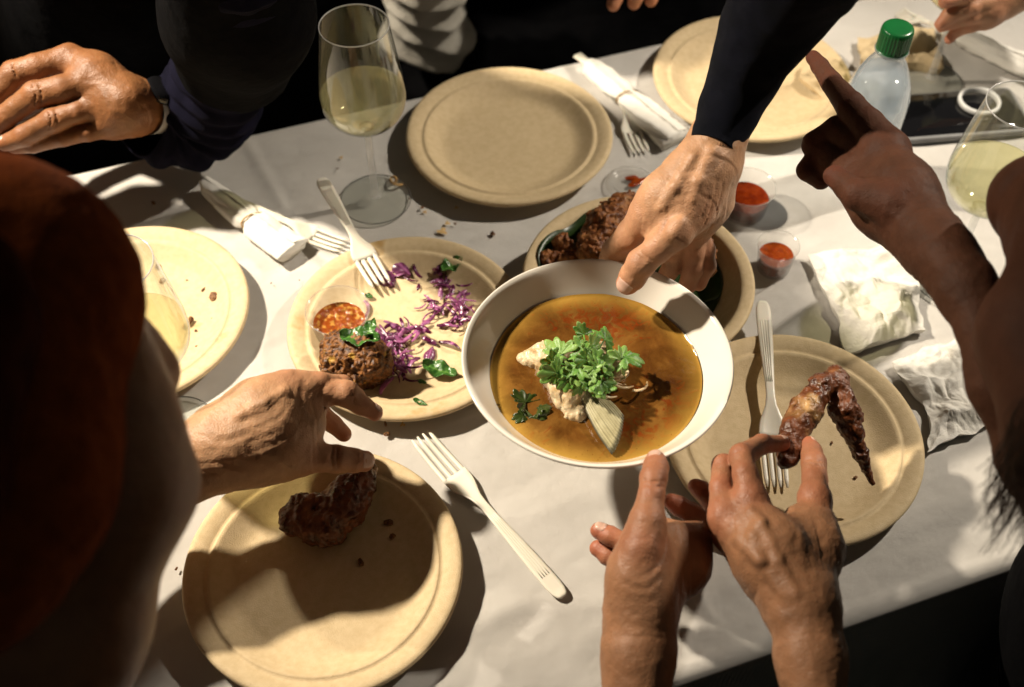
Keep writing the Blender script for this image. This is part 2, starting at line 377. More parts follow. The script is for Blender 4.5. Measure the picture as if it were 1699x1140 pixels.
M['phone'] = mat('black_glass', (.006, .006, .007), rough=.06, spec=.5)
M['phone_case'] = mat('grey_case', (.20, .20, .20), (.15, .15, .15), scale=60, rough=.5)
M['white_plastic'] = mat('white_plastic', (.72, .72, .70), rough=.3)
M['cup'] = thin('cup_plastic', (.97, .97, .965), diffuse=.16, dcol=(.86, .84, .80), rough=.1)
M['sauce'] = mat('red_sauce', (.22, .030, .004), (.13, .012, .002), scale=120, rough=.06, spec=.5, bump=.0008, bscale=220)
M['chunky'] = mat('chili_sauce', (.22, .045, .006), (.42, .20, .04), scale=210, detail=3, rough=.1, spec=.5, bump=.0022, bscale=200, lo=.5, hi=.62)
M['orange_sauce'] = mat('chili_sauce_orange', (.30, .055, .006), (.20, .025, .003), scale=160, rough=.1, spec=.5, bump=.0015, bscale=200)

def soup_material():
    m = bpy.data.materials.new('curry_soup'); m.use_nodes = True; nt = m.node_tree; b = nt.nodes['Principled BSDF']; N = nt.nodes.new; L = nt.links.new
    tc = N('ShaderNodeTexCoord')
    n1 = N('ShaderNodeTexNoise'); n1.inputs['Scale'].default_value = 34; n1.inputs['Detail'].default_value = 10; n1.inputs['Roughness'].default_value = .62; n1.inputs['Distortion'].default_value = .5; L(tc.outputs['Object'], n1.inputs[0])
    r1 = N('ShaderNodeValToRGB'); r1.color_ramp.elements[0].position = .33; r1.color_ramp.elements[0].color = (.070, .024, .005, 1)
    r1.color_ramp.elements[1].position = .66; r1.color_ramp.elements[1].color = (.195, .088, .018, 1)
    e = r1.color_ramp.elements.new(.5); e.color = (.122, .049, .009, 1); L(n1.outputs[0], r1.inputs[0])
    # slicks of red chili oil
    n2 = N('ShaderNodeTexNoise'); n2.inputs['Scale'].default_value = 120; n2.inputs['Detail'].default_value = 6; n2.inputs['Distortion'].default_value = 1.2; L(tc.outputs['Object'], n2.inputs[0])
    n3 = N('ShaderNodeTexNoise'); n3.inputs['Scale'].default_value = 13; L(tc.outputs['Object'], n3.inputs[0])
    mu = N('ShaderNodeMath'); mu.operation = 'ADD'; L(n2.outputs[0], mu.inputs[0]); L(n3.outputs[0], mu.inputs[1])
    r2 = N('ShaderNodeMapRange'); r2.inputs[1].default_value = 1.09; r2.inputs[2].default_value = 1.22; r2.inputs[4].default_value = .7; L(mu.outputs[0], r2.inputs[0])
    mx = N('ShaderNodeMix'); mx.data_type = 'RGBA'; mx.inputs[7].default_value = (.15, .022, .003, 1); L(r2.outputs[0], mx.inputs[0]); L(r1.outputs[0], mx.inputs[6])
    # thinner, yellower broth at the rim (attribute follows the depth of the broth)
    at = N('ShaderNodeAttribute'); at.attribute_name = 'var'
    m3 = N('ShaderNodeMix'); m3.data_type = 'RGBA'; m3.inputs[7].default_value = (.46, .27, .05, 1); L(at.outputs['Fac'], m3.inputs[0]); L(mx.outputs[2], m3.inputs[6])
    v = N('ShaderNodeTexVoronoi'); v.inputs['Scale'].default_value = 190; L(tc.outputs['Object'], v.inputs['Vector'])
    rv = N('ShaderNodeMapRange'); rv.inputs[1].default_value = .10; rv.inputs[2].default_value = .05; L(v.outputs['Distance'], rv.inputs[0])
    n4 = N('ShaderNodeMath'); n4.operation = 'MULTIPLY'; L(rv.outputs[0], n4.inputs[0]); n4.inputs[1].default_value = .75
    m4 = N('ShaderNodeMix'); m4.data_type = 'RGBA'; m4.inputs[7].default_value = (.09, .02, .003, 1); L(n4.outputs[0], m4.inputs[0]); L(m3.outputs[2], m4.inputs[6])
    L(m4.outputs[2], b.inputs['Base Color'])
    b.inputs['Roughness'].default_value = .07; b.inputs['Specular IOR Level'].default_value = .45
    bp = N('ShaderNodeBump'); bp.inputs['Distance'].default_value = .0005; L(n2.outputs[0], bp.inputs['Height']); L(bp.outputs[0], b.inputs['Normal'])
    return m
M['soup'] = soup_material()

# ------------------------------------------------------------------ the setting
g = MB(); g.add([(-60, -60, 0), (60, -60, 0), (60, 60, 0), (-60, 60, 0)], [[0, 1, 2, 3]]); go = g.build('ground', M['ground'], loc=(0, 0, 0)); tag(go, kind='structure')

ANG = math.radians(19.4); EX = np.array([math.cos(ANG), math.sin(ANG), 0]); EN = np.array([-math.sin(ANG), math.cos(ANG), 0])
N0, N1, L0, L1 = .306, 1.058, -1.05, 1.25       # near and far table edge, both ends
def TP(t, n, z=0): return EX*t+EN*n+np.array([0, 0, T+z])
tb = empty('table', TP(.1, .7, -T), 'long folding table hidden under the white cloth', 'table')
MB().box(TP((L0+L1)/2, (N0+N1)/2, -.031), (L1-L0-.02, N1-N0-.02, .036), [EX, EN, [0, 0, 1]]).build('tabletop', M['wood'], tb)
for t in (L0+.12, L1-.12):
    for n in (N0+.07, N1-.07):
        MB().tube([TP(t, n, -.04), TP(t, n, -T+.002)], .014, 12).build('leg', M['steel'], tb)
# cloth: one sheet over the top and down both long sides
HEM = .24
ns = np.concatenate([np.linspace(-HEM, -.012, 26), np.linspace(-.010, .010, 9), np.linspace(.014, N1-N0-.014, 230), np.linspace(N1-N0-.010, N1-N0+.010, 9), np.linspace(N1-N0+.012, N1-N0+.22, 26)])
ts = np.linspace(L0, L1, 560)
Wd = N1-N0; S, Tt = np.meshgrid(ns, ts, indexing='ij')
nn = np.where(S < -.01, 0, np.where(S > Wd+.01, Wd, S)); zz = np.zeros_like(S)
r_ = .0127
a_ = np.clip((S+.01)/.02, 0, 1)*math.pi/2
m_ = S < .010; nn = np.where(m_, .01-r_*.79*np.cos(math.pi/2-a_) if False else .010-.0127*np.cos(a_), nn); zz = np.where(m_, -.0127+.0127*np.sin(a_), zz)
nn = np.where(S < -.01, -.0027, nn); zz = np.where(S < -.01, -.0127+(S+.01), zz)
b_ = np.clip((Wd+.01-S)/.02, 0, 1)*math.pi/2
m2 = S > Wd-.010; nn = np.where(m2, Wd-.010+.0127*np.cos(b_), nn); zz = np.where(m2, -.0127+.0127*np.sin(b_), zz)
zz = np.where(S > Wd+.01, -.0127-(S-Wd-.01), zz)
X3 = np.stack([Tt, S, np.zeros_like(S)], -1)
down = np.clip(-.012-S, 0, 1)/.15+np.clip(S-Wd-.012, 0, 1)/.15
fold = np.sin(Tt*13+1.3*np.sin(Tt*5))*.6+.5*vnoise(X3*np.array([1, .25, 1]), 14, 3)+.25*vnoise(X3*np.array([1, .3, 1]), 40, 4)
nn = nn + np.where(S < .2, -1, 1)*down*(.012+.018*fold)
top = (S > .012) & (S < Wd-.012)
ripple = .0013*fbm(X3, 7, 3, 5)+.0009*fbm(X3*np.array([1, 2.2, 1]), 26, 3, 9)-.0008*np.abs(vnoise(X3*np.array([1.6, .7, 1]), 16, 21))
rid = 0
for (u0, v0, u1, v1, w, hgt) in [(405, 225, 470, 345, .006, .0016), (520, 205, 250, 262, .010, .003), (760, 660, 960, 610, .02, .0012), (830, 1015, 1120, 985, .012, .002), (1050, 1010, 1699, 800, .014, .002), (800, 880, 1000, 800, .02, .0015), (1390, 1000, 1420, 1060, .004, .0018), (1150, 980, 1180, 1020, .004, .0012), (620, 1100, 860, 1010, .012, .002), (1250, 350, 1450, 300, .02, .001)]:
    A = P(u0, v0); B = P(u1, v1); pa = np.array([(A@EX), (A@EN)-N0]); pb = np.array([(B@EX), (B@EN)-N0])
    d = pb-pa; Ld = (d*d).sum(); tq = np.clip(((Tt-pa[0])*d[0]+(S-pa[1])*d[1])/Ld, 0, 1)
    dd = np.hypot(Tt-pa[0]-tq*d[0], S-pa[1]-tq*d[1]); rid = rid+1.4*hgt*np.exp(-(dd/w)**2)
zz = zz+np.where(top, ripple+rid, 0)-.13*np.clip(.056-S, 0, .056)
zz = zz-.0011*np.exp(-((S-.056)/.006)**2)*0
G = EX*Tt[..., None]+EN*(N0+nn)[..., None]; G[..., 2] = T+zz-.0005
cl = MB().grid(G).build('tablecloth', M['cloth'], loc=TP(.1, .7, 0)); tag(cl, 'white linen tablecloth spread over the long table', 'tablecloth')
sd = cl.modifiers.new('thickness', 'SOLIDIFY'); sd.thickness = .0006; sd.offset = -1

# ------------------------------------------------------------------ plates
def plate_profile(R, t=.0024):
    top = [(0, .0035), (.30*R, .0034), (.60*R, .0036), (.645*R, .0044), (.69*R, .0065), (.76*R, .0118), (.80*R, .0150), (.822*R, .0166), (.833*R, .0162), (.848*R, .0149), (.864*R, .0160), (.90*R, .0180), (.955*R, .0197), (.985*R, .0196), (.998*R, .0182), (1.002*R, .0160)]
    bot = [(.995*R, .0148), (.985*R, .0160), (.955*R, .0168), (.86*R, .0138), (.82*R, .0138), (.76*R, .0090), (.69*R, .0036), (.645*R, .0012), (.60*R, .0006), (.56*R, .0), (0, .0)]
    return top+bot
plate_label = [('empty tan fibre plate between the full wine glass and the far napkin roll', (-.0033, .9950)),
    ('tan fibre plate holding the fritter, red cabbage slaw and sauce cup', (-.1015, .7196)),
    ('tan fibre plate under the dark glazed chicken piece, nearest the camera', (-.1554, .4575)),
    ('tan fibre plate scattered with brown crumbs behind the hatted person', (-.3721, .7339)),
    ('tan fibre plate with a fork on it, under the held chicken wing', (.2524, .5893)),
    ('tan fibre plate half hidden behind the navy sleeve', (.2800, 1.0962))]
PL = []
for lab, (x, y) in plate_label:
    mb = MB(); mb.lathe(plate_profile(.115), (x, y, T+.0012), 128)
    V = mb.V[0]; ph = rnd.random()*9
    V[:, 2] += .0007*np.sin(2*np.arctan2(V[:, 1]-y, V[:, 0]-x)+ph)*((np.hypot(V[:, 0]-x, V[:, 1]-y)/.115)**3)
    o = mb.build('plate', M['fiber_stain' if len(PL) in (1, 3) else 'fiber'], loc=(x, y, T+.0012)); tag(o, lab, 'plate', 'tan fibre plates on the table'); PL.append((x, y))

# tan serving bowl lined with banana leaf
bx, by = .1223, .7560
mb = MB(); Rb = .1116
prof = [(0, .003), (.066, .0032), (.074, .005), (.082, .011), (.094, .030), (.0985, .041), (.1005, .0435), (.1035, .0442), (.109, .0455), (.1115, .0448), (.1122, .0425), (.1105, .0412), (.1035, .0405), (.0985, .036), (.088, .018), (.078, .004), (.070, .0), (0, 0)]
mb.lathe(prof, (bx, by, T+.0012), 128); o = mb.build('serving_bowl', M['fiber'], loc=(bx, by, T+.0012)); tag(o, 'tan fibre serving bowl of fried chicken behind the white bowl', 'bowl')
th = np.linspace(0, 2*math.pi, 121); rr = np.linspace(0, 1, 26)
RR, TH = np.meshgrid(rr, th, indexing='ij')
ext = .0965+.0035*np.sin(3*TH+.4)+.003*np.sin(7*TH+1)
# leaf laid into the bowl: floor then up the wall, left open on the right flank
open_ = np.exp(-((np.angle(np.exp(1j*(TH-(-.15))))/.65)**2))
ext = ext-.018*open_
rad = RR*ext; zl = np.interp(rad, [0, .066, .074, .082, .094, .0985, .101], [.0042, .0046, .0066, .0126, .0325, .0445, .047])
xl = rad*np.cos(TH); yl = rad*np.sin(TH)
q_ = xl*.5+yl*.86; zl = zl+.00015*np.sin(q_*900)*np.clip(RR*3, 0, 1)+.0010*np.abs(np.sin(q_*60+xl*20))*np.clip(RR*2-.3, 0, 1)
G = np.stack([bx+xl, by+yl, T+.0014+zl], -1)
vv = np.clip(1-np.abs(xl*.86-yl*.5-.012)/.0022, 0, 1)*.9+.12*(np.sin(q_*900) > .6)
o = MB().grid(G, a=vv.ravel()).build('banana_leaf', M['banana'], loc=(bx, by, T+.006)); tag(o, 'dark green banana leaf lining the tan serving bowl', 'leaf')
sd = o.modifiers.new('thickness', 'SOLIDIFY'); sd.thickness = .0005; sd.offset = 1

# white bowl with soup ----------------------------------------------------------------
BC = np.array([.0694, .5844, T+.140]); BR = .1098; SOUP_H = -.0255
tilt = Matrix.Rotation(math.radians(-2.0), 3, 'X') @ Matrix.Rotation(math.radians(.8), 3, 'Y')
wb = empty('white_bowl', BC+np.array([0, 0, -.066]), 'white ceramic bowl of orange soup held out over the table', 'bowl')
prof = [(0, -.0585), (.036, -.058), (.050, -.0545), (.066, -.046), (.080, -.0345), (.0905, -.0225), (.0985, -.0115), (.1050, -.0028), (.1078, -.0004), (.1096, .0002), (.1104, -.0008), (.1100, -.0024), (.1062, -.0078), (.0985, -.018), (.086, -.0345), (.070, -.0485), (.054, -.0575), (.0465, -.0605), (.0450, -.066), (.0425, -.066), (.0415, -.0625), (0, -.0625)]
from itertools import chain as _ch
def smooth_prof(p, n=4):
    p = np.array(p); out = []
    for i in range(len(p)-1):
        p0 = p[max(i-1, 0)]; p1 = p[i]; p2 = p[i+1]; p3 = p[min(i+2, len(p)-1)]
        for t in np.arange(n)/n:
            q = .5*((2*p1)+(-p0+p2)*t+(2*p0-5*p1+4*p2-p3)*t*t+(-p0+3*p1-3*p2+p3)*t**3); q[0] = max(q[0], 0); out.append(q)
    out.append(p[-1]); return np.array(out)
MB().lathe(smooth_prof(prof, 3), BC, 160, rot=tilt).build('bowl_wall', M['ceramic'], wb)
rs = np.concatenate([np.linspace(0, .080, 30), np.linspace(.081, .0878, 14)]); th = np.linspace(0, 2*math.pi, 161)
RR, TH = np.meshgrid(rs, th, indexing='ij')
G = np.stack([BC[0]+RR*np.cos(TH), BC[1]+RR*np.sin(TH), np.full_like(RR, BC[2]+SOUP_H)], -1)
G[..., 2] += .0004*fbm(G, 60, 2, 3)+.0012*np.clip((RR-.085)/.003, 0, 1)**2
edge = np.clip((RR-.066)/.022, 0, 1)**1.6*(.75+.4*vnoise(G, 40, 8))
MB().grid(G, a=np.clip(edge, 0, 1).ravel()).build('soup', M['soup'], wb)

# wine glasses ----------------------------------------------------------------
def wine_glass(c, label, fill=.135, s=1.0, group='wine glasses on the table'):
    c = np.array([c[0], c[1], T+.0012]); root = empty('wine_glass', c, label, 'wine glass', group)
    fb = smooth_prof([(0, .0), (.030, .0), (.0372, .0006), (.0378, .0014), (.0370, .0022), (.025, .0034), (.012, .0058), (.0062, .0095), (.0044, .016), (.0039, .035), (.0036, .07), (.0041, .096), (.0060, .1010), (.0080, .1028), (.004, .1046), (0, .1048)], 3)*s
    cut = int(np.argmax(fb[:, 1] > .0075*s)); MB().lathe(fb[:cut+1], c, 64).build('foot', M['thin_glass'], root); MB().lathe(fb[cut:], c, 32).build('stem', M['stem_glass'], root)
    MB().lathe(np.array([[.0374, .0006], [.0381, .0010], [.0382, .0018], [.0375, .0022], [.0371, .0014], [.0374, .0006]])*s, c, 72).build('foot_rim', M['rim_dark'], root)
    bp = smooth_prof([(.0005, .1044), (.012, .1056), (.024, .1100), (.0338, .1180), (.0402, .1285), (.0424, .1400), (.0418, .1530), (.0394, .1740), (.0358, .2010), (.0326, .2240)], 5)*s
    MB().lathe(bp, c, 72).build('bowl', M['thin_glass'], root)
    rim = np.array([[.0326, .2235], [.0331, .2239], [.0332, .2246], [.0327, .2252], [.0322, .2247], [.0321, .2240], [.0326, .2235]])*s
    MB().lathe(rim, c, 72).build('rim', M['rim_highlight'], root)
    if fill:
        ip = bp[bp[:, 1] < fill*s]; ip = ip-np.array([.0008, -.0009]); ip[0, 0] = 0
        rf = np.interp(fill*s, bp[:, 1], bp[:, 0])-.0008
        w = np.concatenate([ip, [[rf, fill*s], [rf-.001, fill*s-.0004], [rf*.6, fill*s-.0006], [0, fill*s-.0006]]])
        MB().lathe(w, c, 72).build('wine', M['wine'], root)
    return root
wine_glass((-.1470, .9062), 'wine glass half full of white wine standing before the empty plate', .146)
b2 = P(292, 716)
wine_glass(b2, 'wine glass partly hidden by the hatted head, over the crumb plate', .144)
b3 = P(1700, 176, .2246)
wine_glass(b3, 'wine glass at the right edge, before the phone', .148)
b4 = P(1541, 137)
wine_glass(b4, 'wine glass whose stem a hand grips beside the green capped bottle', .135)

# water bottle ----------------------------------------------------------------
bb = P(1412, 300); bb = np.array([bb[0], bb[1], T+.0012])
root = empty('water_bottle', bb, 'clear plastic water bottle with a green cap', 'bottle')
pp = smooth_prof([(0, .004), (.018, .003), (.024, .0), (.030, .002), (.0325, .010), (.0325, .055), (.0305, .064), (.0305, .070), (.0325, .078), (.0328, .112), (.0318, .122), (.0280, .137), (.0205, .155), (.0138, .167), (.0128, .173), (.0128, .190)], 4)
MB().lathe(pp, bb, 64).build('bottle_wall', M['pet'], root)
ip = pp[pp[:, 1] < .146]; ip = ip-np.array([.0009, -.001]); ip[ip[:, 0] < 0, 0] = 0
rf = np.interp(.146, pp[:, 1], pp[:, 0])-.001
MB().lathe(np.concatenate([ip, [[rf, .146], [0, .1458]]]), bb, 64).build('water', M['water'], root)
MB().lathe([(.0130, .1725), (.0165, .1725), (.0170, .174), (.0165, .1755), (.0130, .1755)], bb, 48).build('neck_ring', M['pet'], root)
ca = MB(); n = 120; th = np.arange(n)*2*math.pi/n; zs = [.1765, .1772, .1782, .1945, .1985, .1997, .2000, .2000]; rb = [.0155, .0160, .0161, .0159, .0152, .0140, .011, 0]
rib = [0, 0, 1, 1, .2, 0, 0, 0]
Gc = np.stack([np.stack([bb[0]+(r-.0007*q*(np.sin(th*30) > 0))*np.cos(th), bb[1]+(r-.0007*q*(np.sin(th*30) > 0))*np.sin(th), np.full(n, bb[2]+z)], -1) for r, z, q in zip(rb, zs, rib)])
cap = ca.grid(Gc, wrap=True).build('cap', M['green_cap'], root, smooth=False)
for p_ in cap.data.polygons: p_.use_smooth = p_.center.z > .195
MB().lathe([(.0130, .1735), (.0158, .1735), (.0160, .1760), (.0130, .1760)], bb, 48).build('tamper_band', M['green_cap'], root)

# sauce cups ----------------------------------------------------------------
def cup(c, R, H, fill, sauce, label, base=0.0012, group='small plastic sauce cups'):
    c = np.array([c[0], c[1], T+base]); root = empty('sauce_cup', c, label, 'sauce cup', group)
    rb = R*.74
    MB().lathe([(0, .0012), (rb-.002, .001), (rb, 0), (rb+.0008, .001), (R*.95, H-.002), (R*.97, H-.0015), (R, H-.0012), (R*1.012, H-.0005), (R*1.008, H+.0004), (R*.985, H+.0005), (R*.965, H-.0006)], c, 64).build('cup_wall', M['cup'], root)
    rf = rb+(R*.95-rb)*fill/H-.0009
    rs = np.linspace(0, rf, 22); th = np.linspace(0, 2*math.pi, 65); RR, TH = np.meshgrid(rs, th, indexing='ij')
    G = np.stack([c[0]+RR*np.cos(TH), c[1]+RR*np.sin(TH), np.full_like(RR, c[2]+fill)], -1)
    G[..., 2] += (.0012 if sauce is M['chunky'] else .0004)*fbm(G, 160, 2, 4)*(1-(RR/rf)**6)
    mb = MB().grid(G); mb.lathe([(rf, fill), (rb-.0015, .0022), (0, .0022)], c, 64)
    mb.build('sauce', sauce, root); return root
cup((-.1655, .7150), .0305, .038, .020, M['chunky'], 'sauce cup of chunky chili sauce standing on the slaw plate', .0052)
cup((.2470, .8900), .0290, .036, .020, M['sauce'], 'sauce cup of clear red sauce beside the reaching wrist')
cup((.2672, .8075), .0212, .034, .020, M['orange_sauce'], 'small sauce cup of orange sauce between serving bowl and napkin')
def lid(c, R, label, smear):
    c = np.array([c[0], c[1], T+.0012]); root = empty('cup_lid', c, label, 'lid', 'clear cup lids')
    MB().lathe([(0, .0022), (R*.55, .0022), (R*.6, .0012), (R*.72, .0012), (R*.76, .0048), (R*.9, .0052), (R, .0030), (R*1.01, .0002)], c, 56).build('lid_disc', M['cup'], root)
    if smear:
        mb = MB(); rs = np.linspace(0, 1, 8); th = np.linspace(0, 2*math.pi, 33); RR, TH = np.meshgrid(rs, th, indexing='ij')
        w = R*.42*(1+.35*np.sin(3*TH+1)+.2*np.sin(5*TH)); G = np.stack([c[0]+R*.25+RR*w*np.cos(TH), c[1]+R*.15+RR*w*.7*np.sin(TH), c[2]+.0026+.0016*(1-RR**2)], -1)
        mb.grid(G).build('sauce_smear', M['orange_sauce'], root)
lid((.1290, .9300), .0272, 'clear cup lid smeared with orange sauce, beside the navy cuffed wrist', True)
lid(P(1128, 298), .0255, 'clean clear cup lid half hidden behind the reaching wrist', False)

# forks ----------------------------------------------------------------
def fork_mesh(A, B, up=(0, 0, 1), ribs=True, w=1.0, only_tines=False):
    A = np.asarray(A, float); B = np.asarray(B, float); L = np.linalg.norm(B-A); x = (B-A)/L
    y = np.cross(up, x); y /= np.linalg.norm(y); z = np.cross(x, y)
    k = L/.175
    def W(q): return A+x*q[..., 0:1]+y*q[..., 1:2]+z*q[..., 2:3]
    s = np.array([0, .002, .006, .012, .03, .05, .07, .085, .095, .103, .110, .116, .121, .126, .131])*k
    hw = np.array([.003, .0052, .0066, .0072, .0070, .0062, .0050, .0042, .0042, .0052, .0080, .0105, .0118, .0122, .0122])*w
    zc = np.array([0, 0, 0, 0, .0008, .0016, .0022, .0026, .0022, .0010, -.0008, -.0022, -.0032, -.0040, -.0044])
    if only_tines: s, hw, zc = s[8:], hw[8:], zc[8:]
    cr = np.array([-1, -.92, -.6, 0, .6, .92, 1, .92, .6, 0, -.6, -.92]); zt = np.array([0, .0009, .0011, .0011, .0011, .0009, 0, -.0009, -.0011, -.0011, -.0011, -.0009])
    G = np.zeros((len(s), 12, 3))
    for i in range(len(s)):
        G[i, :, 0] = s[i]; G[i, :, 1] = cr*hw[i]; G[i, :, 2] = zc[i]+zt+.0022*(cr**2)*np.clip((s[i]/k-.1)/.02, 0, 1)
    mb = MB(); mb.grid(W(G), wrap=True)
    n0 = mb.n; mb.add(W(np.array([[[s[0], 0, zc[0]]], [[s[-1], 0, zc[-1]]]]).reshape(2, 3)))
    b = (len(s)-1)*12
    mb.Tr.append(np.array([[n0, (j+1) % 12, j] for j in range(12)]+[[n0+1, b+j, b+(j+1) % 12] for j in range(12)]))
    for q in (-.0096, -.0032, .0032, .0096):
        tt = np.linspace(0, 1, 7); Gt = np.zeros((7, 8, 3)); th = np.arange(8)*math.pi/4+math.pi/8
        wd = (.0023*(1-tt*.15))*w; wd[-1] = .0009
        for i, t in enumerate(tt):
            Gt[i, :, 0] = (.129+.046*t)*k; Gt[i, :, 1] = q*w*(1-.10*t)+wd[i]*np.cos(th)
            Gt[i, :, 2] = -.0044+.0014*(abs(q)/.0096)**2*(1-t)+.0040*t*t+.0012*np.sin(th)*(1-.4*t)
        mb.grid(W(Gt), wrap=True); n1 = mb.n; mb.add(W(np.array([[.175*k, q*w*.9, -.0004]])))
        mb.Tr.append(np.array([[n1, n1-8+j, n1-8+(j+1) % 8] for j in range(8)]))
    if ribs and not only_tines:
        for q in (-.0036, -.0012, .0012, .0036):
            tt = np.linspace(.02, .082, 10)*k
            mb.tube(W(np.stack([tt, q*w*np.linspace(1, .62, 10), np.interp(tt, s, zc)+.0013], -1)), .00045, 6)
    return mb
def fork(A, B, label, **kw):
    o = fork_mesh(A, B, **kw).build('fork', M['plastic']); return tag(o, label, 'fork', 'cream plastic forks')
fork(P(532, 296, .040), P(633, 472, .0165), 'cream plastic fork resting its tines on the slaw plate', w=1.05)
fork(P(935, 990, .0060), P(697, 722, .0050), 'cream plastic fork lying on the cloth below the white bowl', w=1.02)
fork(P(1265, 500, .026), P(1290, 808, .0105), 'cream plastic fork on the right plate, under the fingers holding the wing', w=1.02)
fork(P(1585, 62, .006), P(1492, 18, .004), 'cream plastic fork lying beyond the green capped bottle', w=1.0)

# napkin rolls ----------------------------------------------------------------
def napkin_roll(A, B, w0, w1, label, fork_to=None, tie=None, seed=1, handle=None, fork_from=None):
    A = np.asarray(A, float); B = np.asarray(B, float); root = empty('napkin_roll', [(A[0]+B[0])/2, (A[1]+B[1])/2, T+.001], label, 'napkin roll', 'cutlery rolled in paper napkins')
    x = (B-A); L = np.linalg.norm(x); x /= L; y = np.cross([0, 0, 1.], x); y /= np.linalg.norm(y); z = np.cross(x, y)
    n, m = 40, 60; th = np.linspace(0, 2*math.pi, n+1)[:-1]; s = np.linspace(0, 1, m); G = np.zeros((m, n, 3))
    for i, q in enumerate(s):
        w = w0+(w1-w0)*q; sq = 1-.28*math.exp(-((q-(.6 if tie is None else tie))/.035)**2)
        if q < .06: w *= .55+.45*q/.06
        rr = 1+.10*np.sin(3*th+seed+4*q)+.05*np.sin(7*th+seed*2+9*q)
        yy = w*sq*rr*np.sign(np.cos(th))*np.abs(np.cos(th))**.9; zz_ = .0085*sq*rr*np.sign(np.sin(th))*np.abs(np.sin(th))**.9
        ang = .35*np.sin(q*3+seed)
        G[i] = A+x*L*q+y*(yy*math.cos(ang)*1.0)[:, None]+z*(zz_+.0005)[:, None]
    G += (.0011*fbm(G, 90, 3, seed))[..., None]*np.array([.4, .4, 1])
    G[..., 2] = np.maximum(G[..., 2], T+.0012)
    mb = MB().grid(G, wrap=True); n0 = mb.n; mb.add([A, B]); b = (m-1)*n
    mb.Tr.append(np.array([[n0, (j+1) % n, j] for j in range(n)]+[[n0+1, b+j, b+(j+1) % n] for j in range(n)]))
    # loose edge of the rolled sheet
    e = np.zeros((m, 4, 3))
    for i, q in enumerate(s):
        w = (w0+(w1-w0)*q)*(1-.25*math.exp(-((q-(.6 if tie is None else tie))/.035)**2))
        for j in range(4): e[i, j] = A+x*L*(q*.98+.01)+y*(w*(.15+.22*j))+z*(.0085*math.sqrt(max(0, 1-(.15+.22*j)**2))+.0022-.0006*j+.0008*math.sin(q*17+seed))
    mb.grid(e)
    mb.build('napkin', M['paper'], root)
    if fork_to is not None:
        fm = fork_mesh(A+x*L*.25+z*.004 if fork_from is None else fork_from, np.asarray(fork_to, float), ribs=False); fm.build('fork', M['plastic'], root)
    if tie is not None:
        c = A+x*L*tie; w = (w0+(w1-w0)*tie)*.80
        pts = [c+y*w*1.04*math.cos(a)+z*(.0078*math.sin(a)+.001)+x*.002*math.sin(2*a) for a in np.linspace(0, 2*math.pi, 40)]
        pts = np.array(pts); pts[:, 2] = np.maximum(pts[:, 2], T+.0016)
        MB().tube(pts, .0009, 6).build('twine_tie', M['twine'], root)
    if handle is not None:
        MB().tube([A+x*.01+z*.003, A-x*handle+z*.002], [.0055, .0065], 10, flat=.35, up=(0, 0, 1)).build('knife_handle', M['plastic'], root)
    return root
napkin_roll(P(338, 306, .009), P(487, 418, .008), .0105, .0200, 'napkin roll with fork tines poking out beside the crumb plate', fork_to=P(572, 408, .004), tie=.55, seed=2)
napkin_roll(P(975, 108, .010), P(1122, 232, .008), .0130, .0215, 'twine tied napkin roll between the empty plate and the half hidden plate', fork_to=P(1064, 252, .004), fork_from=P(1010, 120, .010), tie=.45, seed=5, handle=.02)
napkin_roll(P(1578, 50, .010), P(1740, 130, .008), .0150, .0170, 'napkin roll at the far right, behind the gripped glass stem', tie=.08, seed=8)

